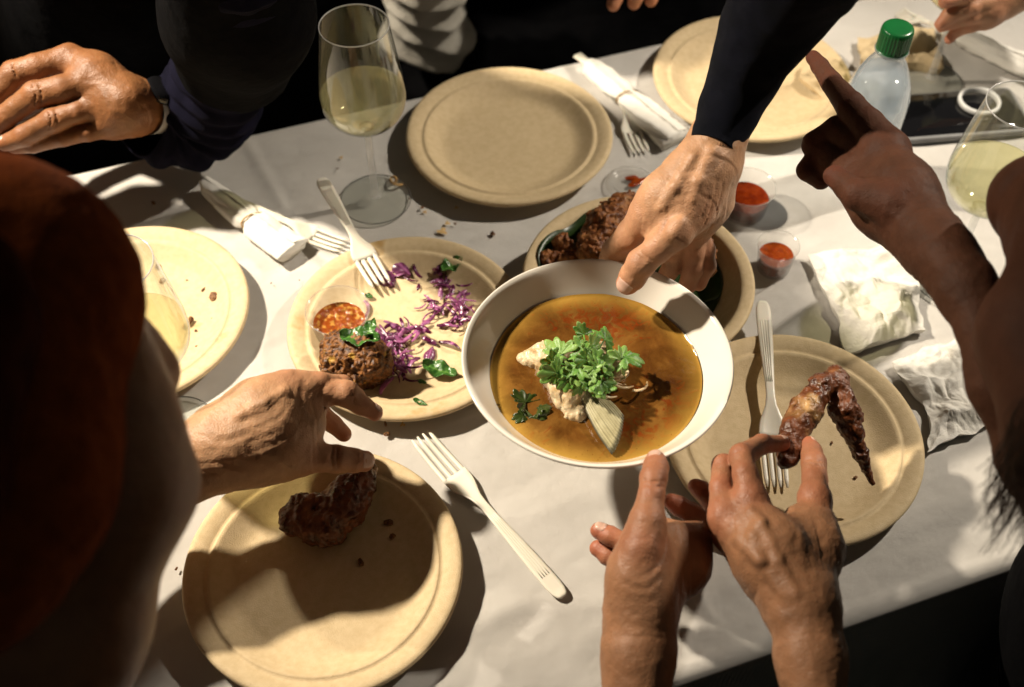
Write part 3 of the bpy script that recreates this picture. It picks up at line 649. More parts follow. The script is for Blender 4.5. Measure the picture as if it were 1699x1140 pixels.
# crumpled napkins ----------------------------------------------------------------
def crumple(corners, hgt, label, seed, name='napkin', mt=None, cat='napkin', nf=9, thick=.0006, grp='crumpled paper napkins', lift=0.0):
    r = random.Random(seed); c = [np.asarray(q)[:2] for q in corners]; n = 52
    u = np.linspace(0, 1, n); Uu, Vv = np.meshgrid(u, u, indexing='ij')
    XY = (c[0]*((1-Uu)*(1-Vv))[..., None]+c[1]*(Uu*(1-Vv))[..., None]+c[2]*(Uu*Vv)[..., None]+c[3]*((1-Uu)*Vv)[..., None])
    z = np.zeros((n, n)); size = np.linalg.norm(c[2]-c[0])
    P3 = np.concatenate([XY, np.zeros((n, n, 1))], -1)
    wx = XY+.005*np.stack([fbm(P3, 22, 2, seed), fbm(P3, 22, 2, seed+5)], -1)
    for k in range(nf):
        a = r.random()*math.pi; d = np.array([math.cos(a), math.sin(a)]); f = r.uniform(1.0, 3.6)/size; o = r.random()
        q = (wx@d)*f+o; q = np.abs(q-np.floor(q)-.5)*2
        z += q*r.uniform(.35, 1)/(f*size)**.8
    z = (z-z.min())/(z.max()-z.min())
    edge = np.minimum(np.minimum(Uu, 1-Uu), np.minimum(Vv, 1-Vv))
    fac = np.abs(vnoise(P3+.2, 38, seed+31))+.55*np.abs(vnoise(P3+.4, 75, seed+37))
    z = hgt*(z*(.45+.55*np.clip(edge*5, 0, 1)))+.30*hgt*fac*np.clip(edge*6+.25, 0, 1)+.0009*fbm(P3, 160, 2, seed)+.0022
    shift = .004*np.stack([fbm(P3, 45, 2, seed+9), fbm(P3, 45, 2, seed+11)], -1)+np.where((edge < .5)[..., None], .010*np.stack([vnoise(P3, 16, seed+2), vnoise(P3, 16, seed+3)], -1), 0)
    G = np.concatenate([XY+shift, (T+lift+np.maximum(z, .0016))[..., None]], -1)
    mb = MB().grid(G)
    # skirt down to the cloth so the folded sheet has body
    bd = np.concatenate([G[:, 0], G[-1, 1:], G[-2::-1, -1], G[0, -2:0:-1]]); lo = bd.copy(); cen = bd.mean(0); lo[:, :2] = bd[:, :2]+(cen[:2]-bd[:, :2])*.04; lo[:, 2] = T+lift+.0014
    mb.grid(np.stack([lo, np.concatenate([bd])]), wrap=True)
    o = mb.build(name, mt or M['paper'], smooth=mt is not None); tag(o, label, cat, grp)
    return o
crumple([P(1340, 438), P(1452, 420), P(1548, 500), P(1405, 580)][0:1]+[P(1405, 582), P(1542, 545), P(1505, 420)], .024, 'crumpled white paper napkin nearest the small orange sauce cup', 21, nf=13)
crumple([P(1484, 594), P(1548, 768), P(1668, 690), P(1600, 565)], .018, 'crumpled white paper napkin touching the right plate, under the raised forearm', 33, nf=11)

# phone and ring ----------------------------------------------------------------
ph = P(1492, 243); px_ = P(1720, 225)-ph; px_ /= np.linalg.norm(px_); py_ = np.array([-px_[1], px_[0], 0])
pc = ph+px_*.078+py_*.038; root = empty('phone', pc+np.array([0, 0, .001]), 'black phone lying face up beside the water bottle', 'phone')
def slab(c, l, w, h, r, ax, ay, bev=.001):
    th = np.concatenate([np.linspace(q*math.pi/2, (q+1)*math.pi/2, 8) for q in range(4)]); cx = np.repeat([1, -1, -1, 1], 8); cy = np.repeat([1, 1, -1, -1], 8)
    rows = []
    for z, ins in ((0, bev), (bev, 0), (h-bev, 0), (h, bev), (h, 99)):
        rr = r-ins if ins < 9 else 0; lx = (l/2-r) if ins < 9 else 0; ly = (w/2-r) if ins < 9 else 0
        rows.append(np.asarray(c)+ax*(cx*lx+rr*np.cos(th))[:, None]+ay*(cy*ly+rr*np.sin(th))[:, None]+np.array([0, 0, 1])*z)
    return MB().grid(np.stack(rows), wrap=True)
slab(pc+np.array([0, 0, .0012]), .158, .078, .0085, .010, px_, py_, .0018).build('case', M['phone_case'], root, smooth=True)
slab(pc+np.array([0, 0, .0094]), .149, .070, .0008, .008, px_, py_, .0002).build('screen', M['phone'], root)
rc = P(1624, 170, .012); mb = MB(); a = np.linspace(0, 2*math.pi, 41)
mb.lathe([(.0205, 0), (.0235, 0), (.024, .003), (.0235, .006), (.0205, .006), (.0200, .003), (.0205, 0)], (rc[0], rc[1], T+.0106), 56)
o = mb.build('plastic_ring', M['white_plastic']); tag(o, 'white plastic ring lying on the black phone', 'ring')

# tan torn pieces beyond the bottle
crumple([P(1425, 70), P(1418, 110), P(1560, 120), P(1530, 62)], .030, 'crumpled tan paper behind the water bottle', 5, 'crumpled_paper', M['fiber'], 'paper', nf=6, grp='crumpled tan paper')
crumple([P(1352, 66, .02), P(1330, 130, .02), P(1402, 190, .02), P(1412, 120, .02)], .022, 'crumpled tan paper on the half hidden plate behind the navy sleeve', 6, 'crumpled_paper', M['fiber'], 'paper', nf=6, grp='crumpled tan paper', lift=.008)

# ------------------------------------------------------------------ people
def person(name, loc, label):
    return empty(name, loc, label, 'person')
def nail(mb, a, b, dorsal, S, f):
    """a nail plate laid on the skin at the end of the finger segment a-b (x, y, z, r); dorsal points out of the nail"""
    a = np.asarray(a, float); b = np.asarray(b, float); d = b[:3]-a[:3]; d /= np.linalg.norm(d)
    n = np.asarray(dorsal, float); n = n-d*(n@d); n /= np.linalg.norm(n); s = np.cross(d, n); r = b[3]
    us = np.linspace(-1, 1, 13); vs_ = np.linspace(0, 1, 11); G = np.zeros((11, 13, 3)); ts_ = np.arange(.2, 2.2, .02)*r
    for i, v in enumerate(vs_):
        for j, u in enumerate(us):
            x = (-.75+1.45*v)*r-(.30*r*u*u)*(1 if v > .5 else -.6)*abs(v-.5)*2; w = math.radians(50)*u*(.86+.14*math.sin(math.pi*v))
            dr = math.cos(w)*n+math.sin(w)*s; o_ = b[:3]+d*x-n*r*.0; X = o_+dr*ts_[:, None]; val = S.at(f, X)
            k = np.argmax(val > 0); edge = (i in (0,)) or abs(u) > .99
            G[i, j] = X[k]+dr*(-.0007 if edge else .00035)
    mb.grid(G)
def body(root, palm, fingers, nails=(), vox=.0013, kp=.020, kf=.0025, kj=.007, mt='skin_warm', extra=None, veins=(), creases=(), name='body', red=None, pf=.88):
    """one continuous skin: arm and palm chains melt together, the fingers stay apart"""
    pl = [[PR(q[0], q[1], q[2], q[3]*pf) for q in c] for c in palm]; fi = [[PR(*q) for q in c] for c in fingers]; ve = []
    ex = extra or []
    allp = [q for c in pl+fi+ex for q in c]
    S = SDF(allp, vox)
    f = S.new()
    for c in pl: S.chain(f, c, kp)
    F = S.new()
    for c in fi:
        t_ = S.sub(c); g_ = t_.new(); t_.chain(g_, c, kf); F[t_.sl] = smin(F[t_.sl], g_, .0012)
    f = smin(f, F, kj)
    def onskin(q, sink):          # the skin point seen at a photo pixel
        d = P(q[0], q[1], 0)-CAMP; d /= np.linalg.norm(d); t0 = np.linalg.norm(P(q[0], q[1], q[2])-CAMP)
        ts_ = np.arange(t0-.06, t0+.06, .0004); X = CAMP+d*ts_[:, None]; v = S.at(f, X); k_ = np.argmax(v < 0)
        if v[k_] >= 0: return None
        return (*(X[k_]+d*sink*q[3]*mpp(X[k_])), q[3]*mpp(X[k_]))
    for c in veins:
        pts = [p_ for p_ in (onskin(q, .55) for q in c) if p_ is not None]
        if len(pts) > 1: S.chain(f, pts, .006)
    for c in creases:
        pts = [p_ for p_ in (onskin(q, -.35) for q in c) if p_ is not None]
        if len(pts) > 1: S.chain(f, pts, -.0014)
    V, Q = S.mesh(f, disp=lambda X: .0005*fbm(X, 70, 2, 3)+.00022*fbm(X, 260, 2, 5))
    a = np.zeros(len(V))
    for c in fi:
        tip = np.array(c[-1][:3]); a = np.maximum(a, .75*np.exp(-(np.linalg.norm(V-tip, axis=1)/.014)**2))
        for q in c[1:-1]: a = np.maximum(a, .6*np.exp(-(np.linalg.norm(V-np.array(q[:3]), axis=1)/.012)**2))
        q = c[0]; a = np.maximum(a, .65*np.exp(-(np.linalg.norm(V-np.array(q[:3]), axis=1)/.016)**2))
    mb = MB(); mb.add(V, Q, a=np.clip(a, 0, 1)); o = mb.build(name, M[mt], root)
    if nails:
        for fidx, dr in nails:
            nm = MB(); nail(nm, fi[fidx][-2], fi[fidx][-1], dr, S, f); sub(nm, 'nail', M['nail'], o)
    return o, pl, fi
def cloth_tube(root, sec, mt, seed=1, amp=.004, n=96, per=16, name='sleeve', rings=0.0, flat=1.0, thick=.0018):
    pts = np.array([PR(*q) for q in sec]); L = []
    for i in range(len(pts)-1):
        p0 = pts[max(i-1, 0)]; p1 = pts[i]; p2 = pts[i+1]; p3 = pts[min(i+2, len(pts)-1)]
        for t in np.arange(per)/per: L.append(.5*((2*p1)+(-p0+p2)*t+(2*p0-5*p1+4*p2-p3)*t*t+(-p0+3*p1-3*p2+p3)*t**3))
    L.append(pts[-1]); L = np.array(L); m = len(L); tg = np.gradient(L[:, :3], axis=0); tg /= np.linalg.norm(tg, axis=1)[:, None]
    G = np.zeros((m, n, 3)); th = np.arange(n)*2*math.pi/n; u = np.array([0, 0, 1.])
    dist = np.concatenate([[0], np.cumsum(np.linalg.norm(np.diff(L[:, :3], axis=0), axis=1))])
    for i in range(m):
        x = np.cross(u, tg[i]); x /= np.linalg.norm(x); y = np.cross(tg[i], x); u = y
        dirs = np.cos(th)[:, None]*x+np.sin(th)[:, None]*y
        base = L[i, :3]+L[i, 3]*dirs
        w = amp*fbm(base*np.array([1, 1, 1]), 22, 3, seed)+amp*.5*(np.abs(vnoise(base, 45, seed+3))-.4)
        if rings: w = w+rings*np.sin(dist[i]*2*math.pi/.021+2.2*vnoise(base, 18, seed+7)+1.5*np.sin(th+seed))*(.6+.4*np.sin(th*1+seed*2))
        G[i] = base+dirs*w[:, None]
    o = MB().grid(G, wrap=True).build(name, M[mt], root)
    sd = o.modifiers.new('thickness', 'SOLIDIFY'); sd.thickness = thick; sd.offset = -1
    return o
def torso(root, chains, mt='black', vox=.009, name='shirt', disp=.006, k=.06):
    S = SDF([q for c in chains for q in c], vox, .05); f = S.new()
    for c in chains: S.chain(f, c, k)
    V, Q = S.mesh(f, disp=lambda X: disp*fbm(X*np.array([1, 1, .5]), 11, 3, 4), band=.02); return MB().add(V, Q).build(name, M[mt], root)
UPC = -_F*.8+np.array([0, 0, .5])       # a direction half towards the viewer, half up

# the person passing the bowl ------------------------------------------------
p5 = person('person', P(1420, -120, -.75), 'person in a navy sweater holding the white bowl by its rim')
palm = [[(1235, 130, .262, 44), (1190, 232, .236, 42), (1166, 285, .222, 46)],
        [(1166, 285, .222, 46), (1135, 335, .205, 50), (1108, 368, .190, 40)],
        [(1184, 285, .214, 36), (1172, 335, .190, 36), (1152, 378, .168, 30)],
        [(1140, 292, .220, 34), (1100, 330, .206, 33), (1074, 358, .194, 27)]]
fing = [[(1150, 345, .207, 34), (1122, 386, .200, 29), (1090, 414, .186, 24), (1064, 437, .172, 25), (1051, 458, .157, 23), (1042, 470, .149, 20)],
        [(1078, 356, .193, 27), (1047, 390, .168, 26), (1022, 416, .135, 23), (1012, 432, .108, 19)],
        [(1110, 390, .172, 25), (1118, 412, .150, 20), (1118, 438, .128, 18), (1105, 458, .11, 15)],
        [(1135, 385, .165, 23), (1151, 414, .150, 18), (1150, 444, .134, 17), (1140, 474, .116, 15)],
        [(1152, 385, .158, 21), (1171, 414, .145, 15.5), (1173, 440, .133, 15), (1160, 470, .116, 13)]]
o3, pl3, fi3 = body(p5, palm, fing, nails=[(0, UPC)], mt='skin_warm',
    veins=[[(1180, 250, .258, 6), (1160, 300, .250, 6), (1150, 330, .233, 5)], [(1150, 260, .258, 6), (1120, 310, .247, 5), (1098, 345, .222, 5)], [(1128, 372, .222, 8), (1116, 388, .218, 8)]],
    creases=[[(1098, 352, .220, 2.2), (1106, 366, .214, 2.4), (1098, 384, .205, 2.2)], [(1062, 418, .200, 1.6), (1072, 428, .198, 1.8), (1084, 434, .195, 1.6)], [(1058, 424, .196, 1.4), (1068, 433, .194, 1.6), (1080, 440, .190, 1.4)], [(1190, 300, .246, 1.6), (1180, 345, .222, 1.8), (1165, 378, .195, 1.6)], [(1200, 305, .236, 1.4), (1190, 345, .214, 1.6), (1175, 385, .186, 1.4)], [(1176, 325, .238, 1.4), (1164, 360, .214, 1.6)]])
cloth_tube(p5, [(1181, 248, .236, 45), (1189, 230, .240, 47), (1206, 190, .252, 53), (1232, 130, .275, 63), (1262, 70, .305, 76), (1310, -10, .350, 96), (1370, -110, .42, 110), (1430, -210, .50, 118)], 'navy', 3, amp=.003)

# the hatted person, near left ------------------------------------------------
p1 = person('person', P(-60, 1230, -.75), 'person in a rust hat reaching over the nearest plate, back of head to camera')
palm = [[(40, 930, .10, 74), (180, 838, .10, 69), (300, 773, .104, 60), (375, 742, .108, 54)],
        [(375, 735, .112, 50), (430, 695, .118, 38), (505, 656, .117, 25)],
        [(380, 725, .118, 46), (430, 680, .126, 36), (478, 646, .128, 24)],
        [(380, 730, .105, 44), (430, 690, .100, 34), (478, 658, .100, 23)],
        [(385, 740, .095, 42), (430, 705, .085, 32), (476, 680, .080, 21)],
        [(385, 755, .108, 48), (450, 752, .103, 40), (500, 757, .096, 27)],
        [(400, 725, .114, 50), (445, 698, .119, 42), (492, 668, .115, 28)], [(405, 738, .112, 50), (455, 722, .112, 42), (497, 700, .108, 25)],
        [(440, 735, .108, 40), (497, 712, .106, 22)]]
fing = [[(500, 757, .096, 26), (530, 760, .090, 22.5), (557, 762, .083, 23.5), (586, 764, .075, 21), (604, 765, .070, 18)],
        [(505, 655, .117, 25), (542, 650, .119, 21.5), (573, 653, .116, 22), (600, 672, .105, 16.5), (622, 685, .097, 13.5)],
        [(478, 646, .128, 23), (530, 637, .124, 20), (567, 639, .110, 17), (592, 657, .092, 14)],
        [(482, 662, .100, 22), (527, 681, .078, 17), (551, 703, .063, 15.5), (570, 720, .053, 13)],
        [(478, 682, .080, 20), (506, 706, .062, 13), (521, 718, .054, 11)]]
head = [[PR(90, 560, .36, 140), PR(118, 700, .35, 160), PR(150, 805, .33, 152), PR(70, 1040, .26, 160), PR(0, 1200, .16, 190)], [PR(170, 560, .34, 60), PR(235, 608, .325, 44), PR(262, 620, .32, 24)], [PR(190, 700, .33, 70), PR(246, 676, .322, 24)], [PR(190, 720, .33, 70), PR(250, 712, .322, 22)], [PR(230, 790, .32, 60), PR(262, 800, .315, 44)]]
o1, pl1, fi1 = body(p1, palm, fing, nails=[(0, -_F*.9+np.array([.25, .1, .1])), (1, np.array([.3, .5, .8]))], mt='skin_tan', kp=.024, pf=.86,
    veins=[[(400, 690, .152, 5), (440, 668, .150, 4), (470, 650, .148, 4)]],
    creases=[[(553, 741, .100, 1.6), (549, 760, .105, 1.8), (554, 780, .095, 1.6)], [(560, 742, .098, 1.4), (558, 762, .103, 1.6), (562, 780, .093, 1.4)], [(512, 682, .112, 2), (524, 690, .108, 2), (519, 672, .130, 1.6)], [(538, 676, .115, 1.8), (544, 686, .108, 1.8)], [(582, 645, .135, 1.3), (588, 668, .128, 1.5)]])
S = SDF([q for c in head for q in c], .0024, .03); f = S.new()
for c in head[:5]: S.chain(f, c, .022)
for c in head[5:]: S.chain(f, c, .004)
V, Q = S.mesh(f, disp=lambda X: .0008*fbm(X, 40, 2, 2))
hm = MB().add(V, Q, a=.15); ob = hm.build('head', M['skin_dimmed'], p1); bpy.context.view_layer.update()
hat = [[PR(-15, 500, .405, 246), PR(-60, 780, .395, 236), PR(-110, 900, .38, 215)]]
S = SDF([q for c in hat for q in c], .003, .03); f = S.new()
for c in hat: S.chain(f, c, .02)
V, Q = S.mesh(f, disp=lambda X: .0012*fbm(X, 60, 3, 2)); MB().add(V, Q).build('hat', M['felt'], p1)
S = SDF([PR(-150, 540, .475, 210), PR(-190, 780, .46, 200)], .004, .03); f = S.new(); S.chain(f, [PR(-150, 540, .475, 205), PR(-190, 780, .46, 195)], .02)
V, Q = S.mesh(f, disp=lambda X: .0012*fbm(X, 60, 3, 2)); MB().add(V, Q).build('hat_crown', M['felt_dark'], p1)
torso(p1, [[PR(-150, 1300, .02, 230), PR(-250, 1150, .0, 210), (-.42, .30, T-.45, .17)], [PR(-150, 1300, .02, 200), PR(-120, 1100, .06, 90), PR(30, 940, .10, 84)]], 'black')
# hairs on the forearm
hr = random.Random(3); mb = MB(); ax0 = [np.array(PR(*q)) for q in [(180, 838, .10, 69), (300, 773, .104, 60), (375, 742, .108, 52), (430, 705, .116, 40)]]
for k in range(900):
    t = hr.random()*2.6; i = min(int(t), 2); u = t-i; c = ax0[i]*(1-u)+ax0[i+1]*u; d = ax0[i+1][:3]-ax0[i][:3]; d /= np.linalg.norm(d)
    q = np.array([hr.gauss(0, 1), hr.gauss(0, 1), hr.gauss(.7, .8)]); q -= d*(q@d); q /= np.linalg.norm(q)
    ps = []
    b0 = c[:3]+q*(c[3]-.0005); ln = hr.uniform(.005, .010); side = np.cross(d, q)*hr.uniform(-.8, .8)
    for s_ in (0, .5, 1): ps.append(b0+ln*(s_*(d*.6+side)+q*(.55*s_-.25*s_*s_)))
    mb.tube(ps, [.00009, .00008, .00004], 3)
ah = mb.build('arm_hair', M['armhair'], p1); ah['kind'] = 'stuff'

# the person at near right, two bare hands ------------------------------------------------
p3 = person('person', P(1250, 1420, -.75), 'person below the frame whose bare hands hold the wing and reach for the bowl')
palm = [[(1356, 1230, .10, 60), (1345, 1090, .112, 53), (1335, 1010, .12, 48)],
        [(1328, 1000, .124, 44), (1290, 910, .133, 38), (1245, 826, .136, 25)],
        [(1318, 1000, .120, 42), (1265, 925, .126, 36), (1200, 860, .126, 25)],
        [(1318, 1000, .112, 40), (1270, 945, .108, 34), (1210, 890, .104, 23)],
        [(1322, 1000, .104, 38), (1280, 960, .092, 32), (1228, 918, .084, 22)],
        [(1345, 1000, .118, 38), (1360, 910, .117, 33), (1352, 828, .116, 25)],
        [(1310, 920, .124, 36), (1322, 862, .120, 18)]]
fing = [[(1352, 828, .116, 24), (1352, 797, .114, 20.5), (1350, 768, .109, 21), (1345, 750, .104, 18), (1341, 738, .101, 14.5)],
        [(1245, 825, .136, 25), (1236, 788, .140, 20.5), (1231, 757, .136, 20.5), (1263, 737, .123, 16.5), (1298, 736, .110, 13.5)],
        [(1199, 858, .126, 24), (1196, 810, .127, 18.5), (1200, 772, .122, 18.5), (1217, 800, .100, 15), (1224, 830, .086, 13)],
        [(1208, 890, .104, 21), (1202, 850, .096, 16), (1217, 860, .072, 13)],
        [(1228, 916, .084, 19), (1216, 884, .072, 14), (1236, 900, .058, 12)]]
ex4 = [[(1050, 1230, .075, 66), (1060, 1080, .096, 57), (1063, 1010, .105, 50)],
        [(1063, 1005, .106, 48), (1075, 940, .112, 46), (1100, 895, .108, 38)],
        [(1080, 1000, .092, 44), (1130, 935, .088, 44), (1142, 905, .092, 36)],
        [(1060, 1000, .115, 42), (1056, 955, .126, 38), (1072, 872, .144, 30)]]
fg4 = [[(1066, 905, .140, 32), (1074, 862, .147, 27), (1081, 822, .150, 22.5), (1085, 794, .150, 23), (1088, 776, .147, 21), (1089, 764, .144, 17.5)],
       [(1135, 912, .092, 27), (1172, 870, .086, 19.5), (1149, 852, .090, 17.5), (1126, 839, .096, 16), (1114, 832, .099, 13.5)],
       [(1140, 910, .080, 25), (1190, 852, .070, 18), (1178, 828, .075, 17), (1163, 813, .080, 15), (1154, 806, .082, 12.5)],
       [(1085, 920, .090, 24), (1040, 903, .085, 17), (1011, 889, .085, 16.5), (994, 881, .085, 14.5)],
       [(1080, 945, .080, 24), (1036, 935, .070, 16.5), (1009, 922, .070, 16), (992, 910, .070, 14)]]
o5, pl5, fi5 = body(p3, palm, fing, nails=[(0, np.array([.75, -.1, .55])), (1, np.array([-.2, .4, .8]))], mt='skin_dimmed',
    veins=[[(1300, 985, .150, 6), (1262, 930, .156, 6), (1250, 890, .158, 6), (1262, 868, .158, 5), (1246, 850, .158, 5)], [(1320, 985, .150, 6), (1290, 930, .160, 5), (1265, 870, .162, 5)], [(1262, 930, .156, 5), (1225, 895, .150, 5)]],
    creases=[[(1335, 770, .128, 1.4), (1352, 772, .128, 1.6), (1366, 774, .122, 1.4)], [(1338, 762, .126, 1.2), (1352, 764, .126, 1.4), (1364, 766, .120, 1.2)], [(1218, 752, .148, 1.2), (1232, 746, .152, 1.4)]])
o4, pl4, fi4 = body(p3, ex4, fg4, nails=[(0, np.array([-.35, -.6, .75])), (3, np.array([-.2, .5, .8]))], mt='skin_dimmed',
    creases=[[(1066, 796, .170, 1.4), (1084, 799, .173, 1.6), (1104, 798, .165, 1.4)], [(1066, 804, .170, 1.2), (1083, 808, .173, 1.4), (1102, 807, .165, 1.2)]], name='arm')
torso(p3, [[PR(1050, 1235, .072, 76), PR(1020, 1420, .03, 110), (.10, .10, T-.25, .12)], [PR(1357, 1240, .098, 72), PR(1380, 1420, .05, 110), (.34, .14, T-.25, .12)], [(.10, .10, T-.3, .14), (.34, .14, T-.3, .14)], [(.22, .10, T-.3, .16), (.30, .36, T-.33, .10), (.34, .55, T-.36, .09)]], 'black')

# the pointing person at the right edge ------------------------------------------------
p4 = person('person', P(1900, 800, -.75), 'dark haired person at the right edge pointing a raised finger')
palm = [[(1790, 900, .20, 74), (1722, 760, .235, 58), (1664, 640, .255, 48), (1600, 475, .262, 45), (1568, 425, .258, 46)],
        [(1565, 425, .258, 48), (1500, 325, .248, 54), (1468, 262, .246, 42)],
        [(1540, 410, .245, 46), (1470, 340, .230, 50), (1420, 300, .222, 42)]]
fing = [[(1470, 250, .250, 38), (1440, 207, .250, 27), (1412, 178, .248, 24), (1380, 138, .243, 18), (1360, 110, .240, 14.5), (1349, 95, .238, 11.5)],
        [(1445, 255, .236, 34), (1392, 218, .226, 27), (1354, 240, .212, 23), (1368, 280, .200, 19)],
        [(1430, 290, .226, 34), (1368, 255, .210, 26), (1340, 282, .200, 18), (1362, 300, .19, 15)],
        [(1480, 340, .256, 34), (1425, 325, .252, 26), (1385, 292, .246, 19)]]
hd = [[PR(1745, 560, .30, 112), PR(1850, 480, .33, 190)], [PR(1722, 335, .31, 80), PR(1850, 420, .33, 180)], [PR(1745, 560, .30, 108), PR(1800, 720, .30, 130)]]
body(p4, palm, fing, mt='skin_shaded', kp=.02)
S = SDF([q for c in hd for q in c], .0028, .03); f = S.new()
for c in hd: S.chain(f, c, .02)
V, Q = S.mesh(f, disp=lambda X: .0008*fbm(X, 40, 2, 2)); MB().add(V, Q, a=.1).build('head', M['skin_shaded'], p4)
hr = random.Random(5); mb = MB()
for k in range(420):
    b0 = np.array(PR(hr.uniform(1685, 1860), hr.uniform(655, 730), .31+hr.uniform(-.04, .05), 1)[:3]); ps = []; ph_ = hr.random()*6; w = hr.uniform(.003, .009); ln = hr.uniform(.04, .085)
    for s_ in np.linspace(0, 1, 12): ps.append(b0+np.array([-.012*s_+w*math.sin(ph_+s_*9)*s_, -ln*.55*s_+w*math.cos(ph_+s_*8)*s_, -ln*.75*s_-.01*s_*s_]))
    mb.tube(ps, [.00028]*8+[.00025, .0002, .00015, .00008], 4)
hh = mb.build('hair', M['hair'], p4); hh['kind'] = 'stuff'
torso(p4, [[PR(1950, 1100, .05, 260), (.75, .40, T-.5, .2)], [PR(1950, 1050, .05, 200), PR(1800, 920, .18, 95)]], 'black')

# the watch wearer at far left ------------------------------------------------
p2 = person('person', P(200, -260, -.75), 'person in a dark navy shirt with a wristwatch, hand raised at upper left')
palm = [[(300, 178, .085, 34), (245, 177, .108, 37), (205, 172, .122, 40)],
        [(210, 165, .128, 36), (160, 125, .142, 33), (115, 100, .150, 25)],
        [(210, 172, .130, 36), (158, 136, .142, 27)],
        [(208, 180, .122, 36), (172, 172, .126, 26)],
        [(208, 190, .112, 34), (186, 204, .110, 23)]]
fing = [[(115, 100, .150, 25), (62, 112, .152, 23), (25, 124, .146, 24), (-15, 165, .130, 20), (-30, 190, .12, 17)],
        [(158, 136, .142, 26), (105, 148, .146, 23), (60, 158, .141, 24), (12, 194, .121, 20), (-15, 215, .110, 16)],
        [(172, 172, .126, 25), (130, 186, .129, 19.5), (88, 200, .126, 20), (40, 225, .111, 17), (8, 238, .101, 13.5)],
        [(186, 204, .110, 21), (145, 219, .111, 15.5), (104, 228, .106, 15), (55, 240, .096, 13), (24, 246, .090, 10.5)],
        [(170, 150, .115, 26), (110, 150, .095, 20), (50, 185, .09, 18), (0, 215, .09, 15)]]
body(p2, palm, fing, nails=[(2, np.array([-.2, .1, .9]))], mt='skin_brown', creases=[[(64, 138, .156, 1.4), (70, 158, .160, 1.6), (64, 178, .150, 1.4)], [(54, 140, .156, 1.2), (60, 160, .160, 1.4), (54, 180, .150, 1.2)], [(90, 182, .142, 1.3), (96, 198, .144, 1.5), (90, 214, .134, 1.3)], [(80, 184, .140, 1.2), (86, 200, .142, 1.3), (80, 216, .132, 1.2)], [(20, 106, .160, 1.3), (28, 128, .162, 1.5)]])
cloth_tube(p2, [(236, 196, .088, 52), (250, 200, .080, 62), (276, 206, .072, 74), (308, 204, .070, 80), (338, 182, .085, 82), (362, 132, .13, 80), (378, 60, .20, 82), (390, -60, .32, 95), (380, -200, .42, 110)], 'navy_shirt', 5, amp=.004, rings=.0035)
torso(p2, [[PR(384, 96, .165, 88), PR(392, 20, .25, 95), PR(388, -120, .36, 115)], [PR(200, -330, .40, 160), (-.62, 1.42, T-.25, .17)], [PR(200, -330, .40, 150), PR(380, -220, .42, 100)], [(-.62, 1.42, T-.3, .17), (-.30, 1.50, T-.3, .17), (-.30, 1.5, T+.3, .16)]], 'black')  # first chain: black shell added over the upper arm to stand in for shade
hc = np.array([-.66, 1.46, T+.55]); torso(p2, [[(hc[0], hc[1], hc[2]-.03, .075), (hc[0], hc[1]+.02, hc[2]+.05, .088)], [(hc[0], hc[1]+.05, hc[2]-.05, .055), (-.62, 1.46, T+.40, .08)]], 'skin_brown', vox=.006, name='head', disp=.001, k=.03)
wc = np.array(PR(250, 181, .108, 40)); w2 = np.array(PR(268, 179, .100, 40)); d = (w2-wc)[:3]; d /= np.linalg.norm(d)
wt = empty('wristwatch', wc[:3], 'dark wristwatch on the wrist above the navy sleeve', 'watch')
q0 = np.cross(d, [0, 0, 1.]); q0 /= np.linalg.norm(q0); q1 = np.cross(d, q0); rw = wc[3]*.98
ring = np.array([[wc[:3]+d*(x*.008)+(rw+.0012)*(math.cos(a)*q0+math.sin(a)*q1) for a in np.linspace(0, 2*math.pi, 48)] for x in (-1, -.8, 0, .8, 1)])
MB().grid(ring).build('strap', M['steel'], wt)
dn = np.array([.15, -.35, .9]); dn -= d*(dn@d); dn /= np.linalg.norm(dn); mrot = np.stack([d, np.cross(dn, d), dn], 1)
MB().lathe([(0, .008), (.014, .008), (.0165, .006), (.018, .003), (.018, -.002), (.012, -.004), (0, -.004)], wc[:3]+dn*rw, 40, rot=mrot).build('case', M['phone'], wt)

# the person in the white shirt beyond the table ------------------------------------------------
p6 = person('person', P(705, -200, -.75), 'person in an open black jacket over a white shirt, behind the wine glass')
S = SDF([PR(712, 68, -.10, 62), PR(700, -80, .06, 84), PR(705, -240, .25, 90)], .004, .03); f = S.new()
S.chain(f, [PR(716, 62, -.11, 58), PR(702, -60, .04, 80), PR(705, -240, .25, 90)], .02); S.chain(f, [PR(672, 55, -.10, 44), PR(745, 62, -.10, 44)], .03)
V, Q = S.mesh(f, disp=lambda X: .008*np.abs(np.sin((X[:, 2]*1.0+X[:, 0]*.55+.05*vnoise(X, 9, 3))*62))+.004*fbm(X, 26, 3, 6), band=.02); MB().add(V, Q).build('shirt', M['white_shirt'], p6)
torso(p6, [[(-.20, 1.52, T-.1, .09), (-.20, 1.55, T+.3, .1)], [(.20, 1.50, T-.1, .11), (.20, 1.55, T+.3, .12)], [(-.12, 1.50, T-.25, .15), (.2, 1.5, T-.25, .15)], [(-.12, 1.40, T-.3, .12), (-.08, 1.2, T-.32, .09)], [(.2, 1.50, T-.3, .12), (.22, 1.3, T-.32, .09)]], 'black', name='jacket')
p7 = person('person', P(1060, -300, -.75), 'person beyond the far edge, only the fingertips showing at the top')
body(p7, [[(1080, -150, .10, 40), (1060, -60, .09, 34)]], [[(1035, -50, .09, 18), (1024, -12, .08, 14), (1018, 8, .07, 11)], [(1060, -45, .09, 18), (1056, -10, .08, 14), (1052, 6, .07, 11)], [(1085, -50, .09, 16), (1084, -15, .08, 13), (1080, 2, .07, 10)]], mt='skin_tan', vox=.002)
cloth_tube(p7, [(1074, -120, .096, 46), (1090, -200, .12, 60), (1100, -330, .2, 80)], 'black', 2)
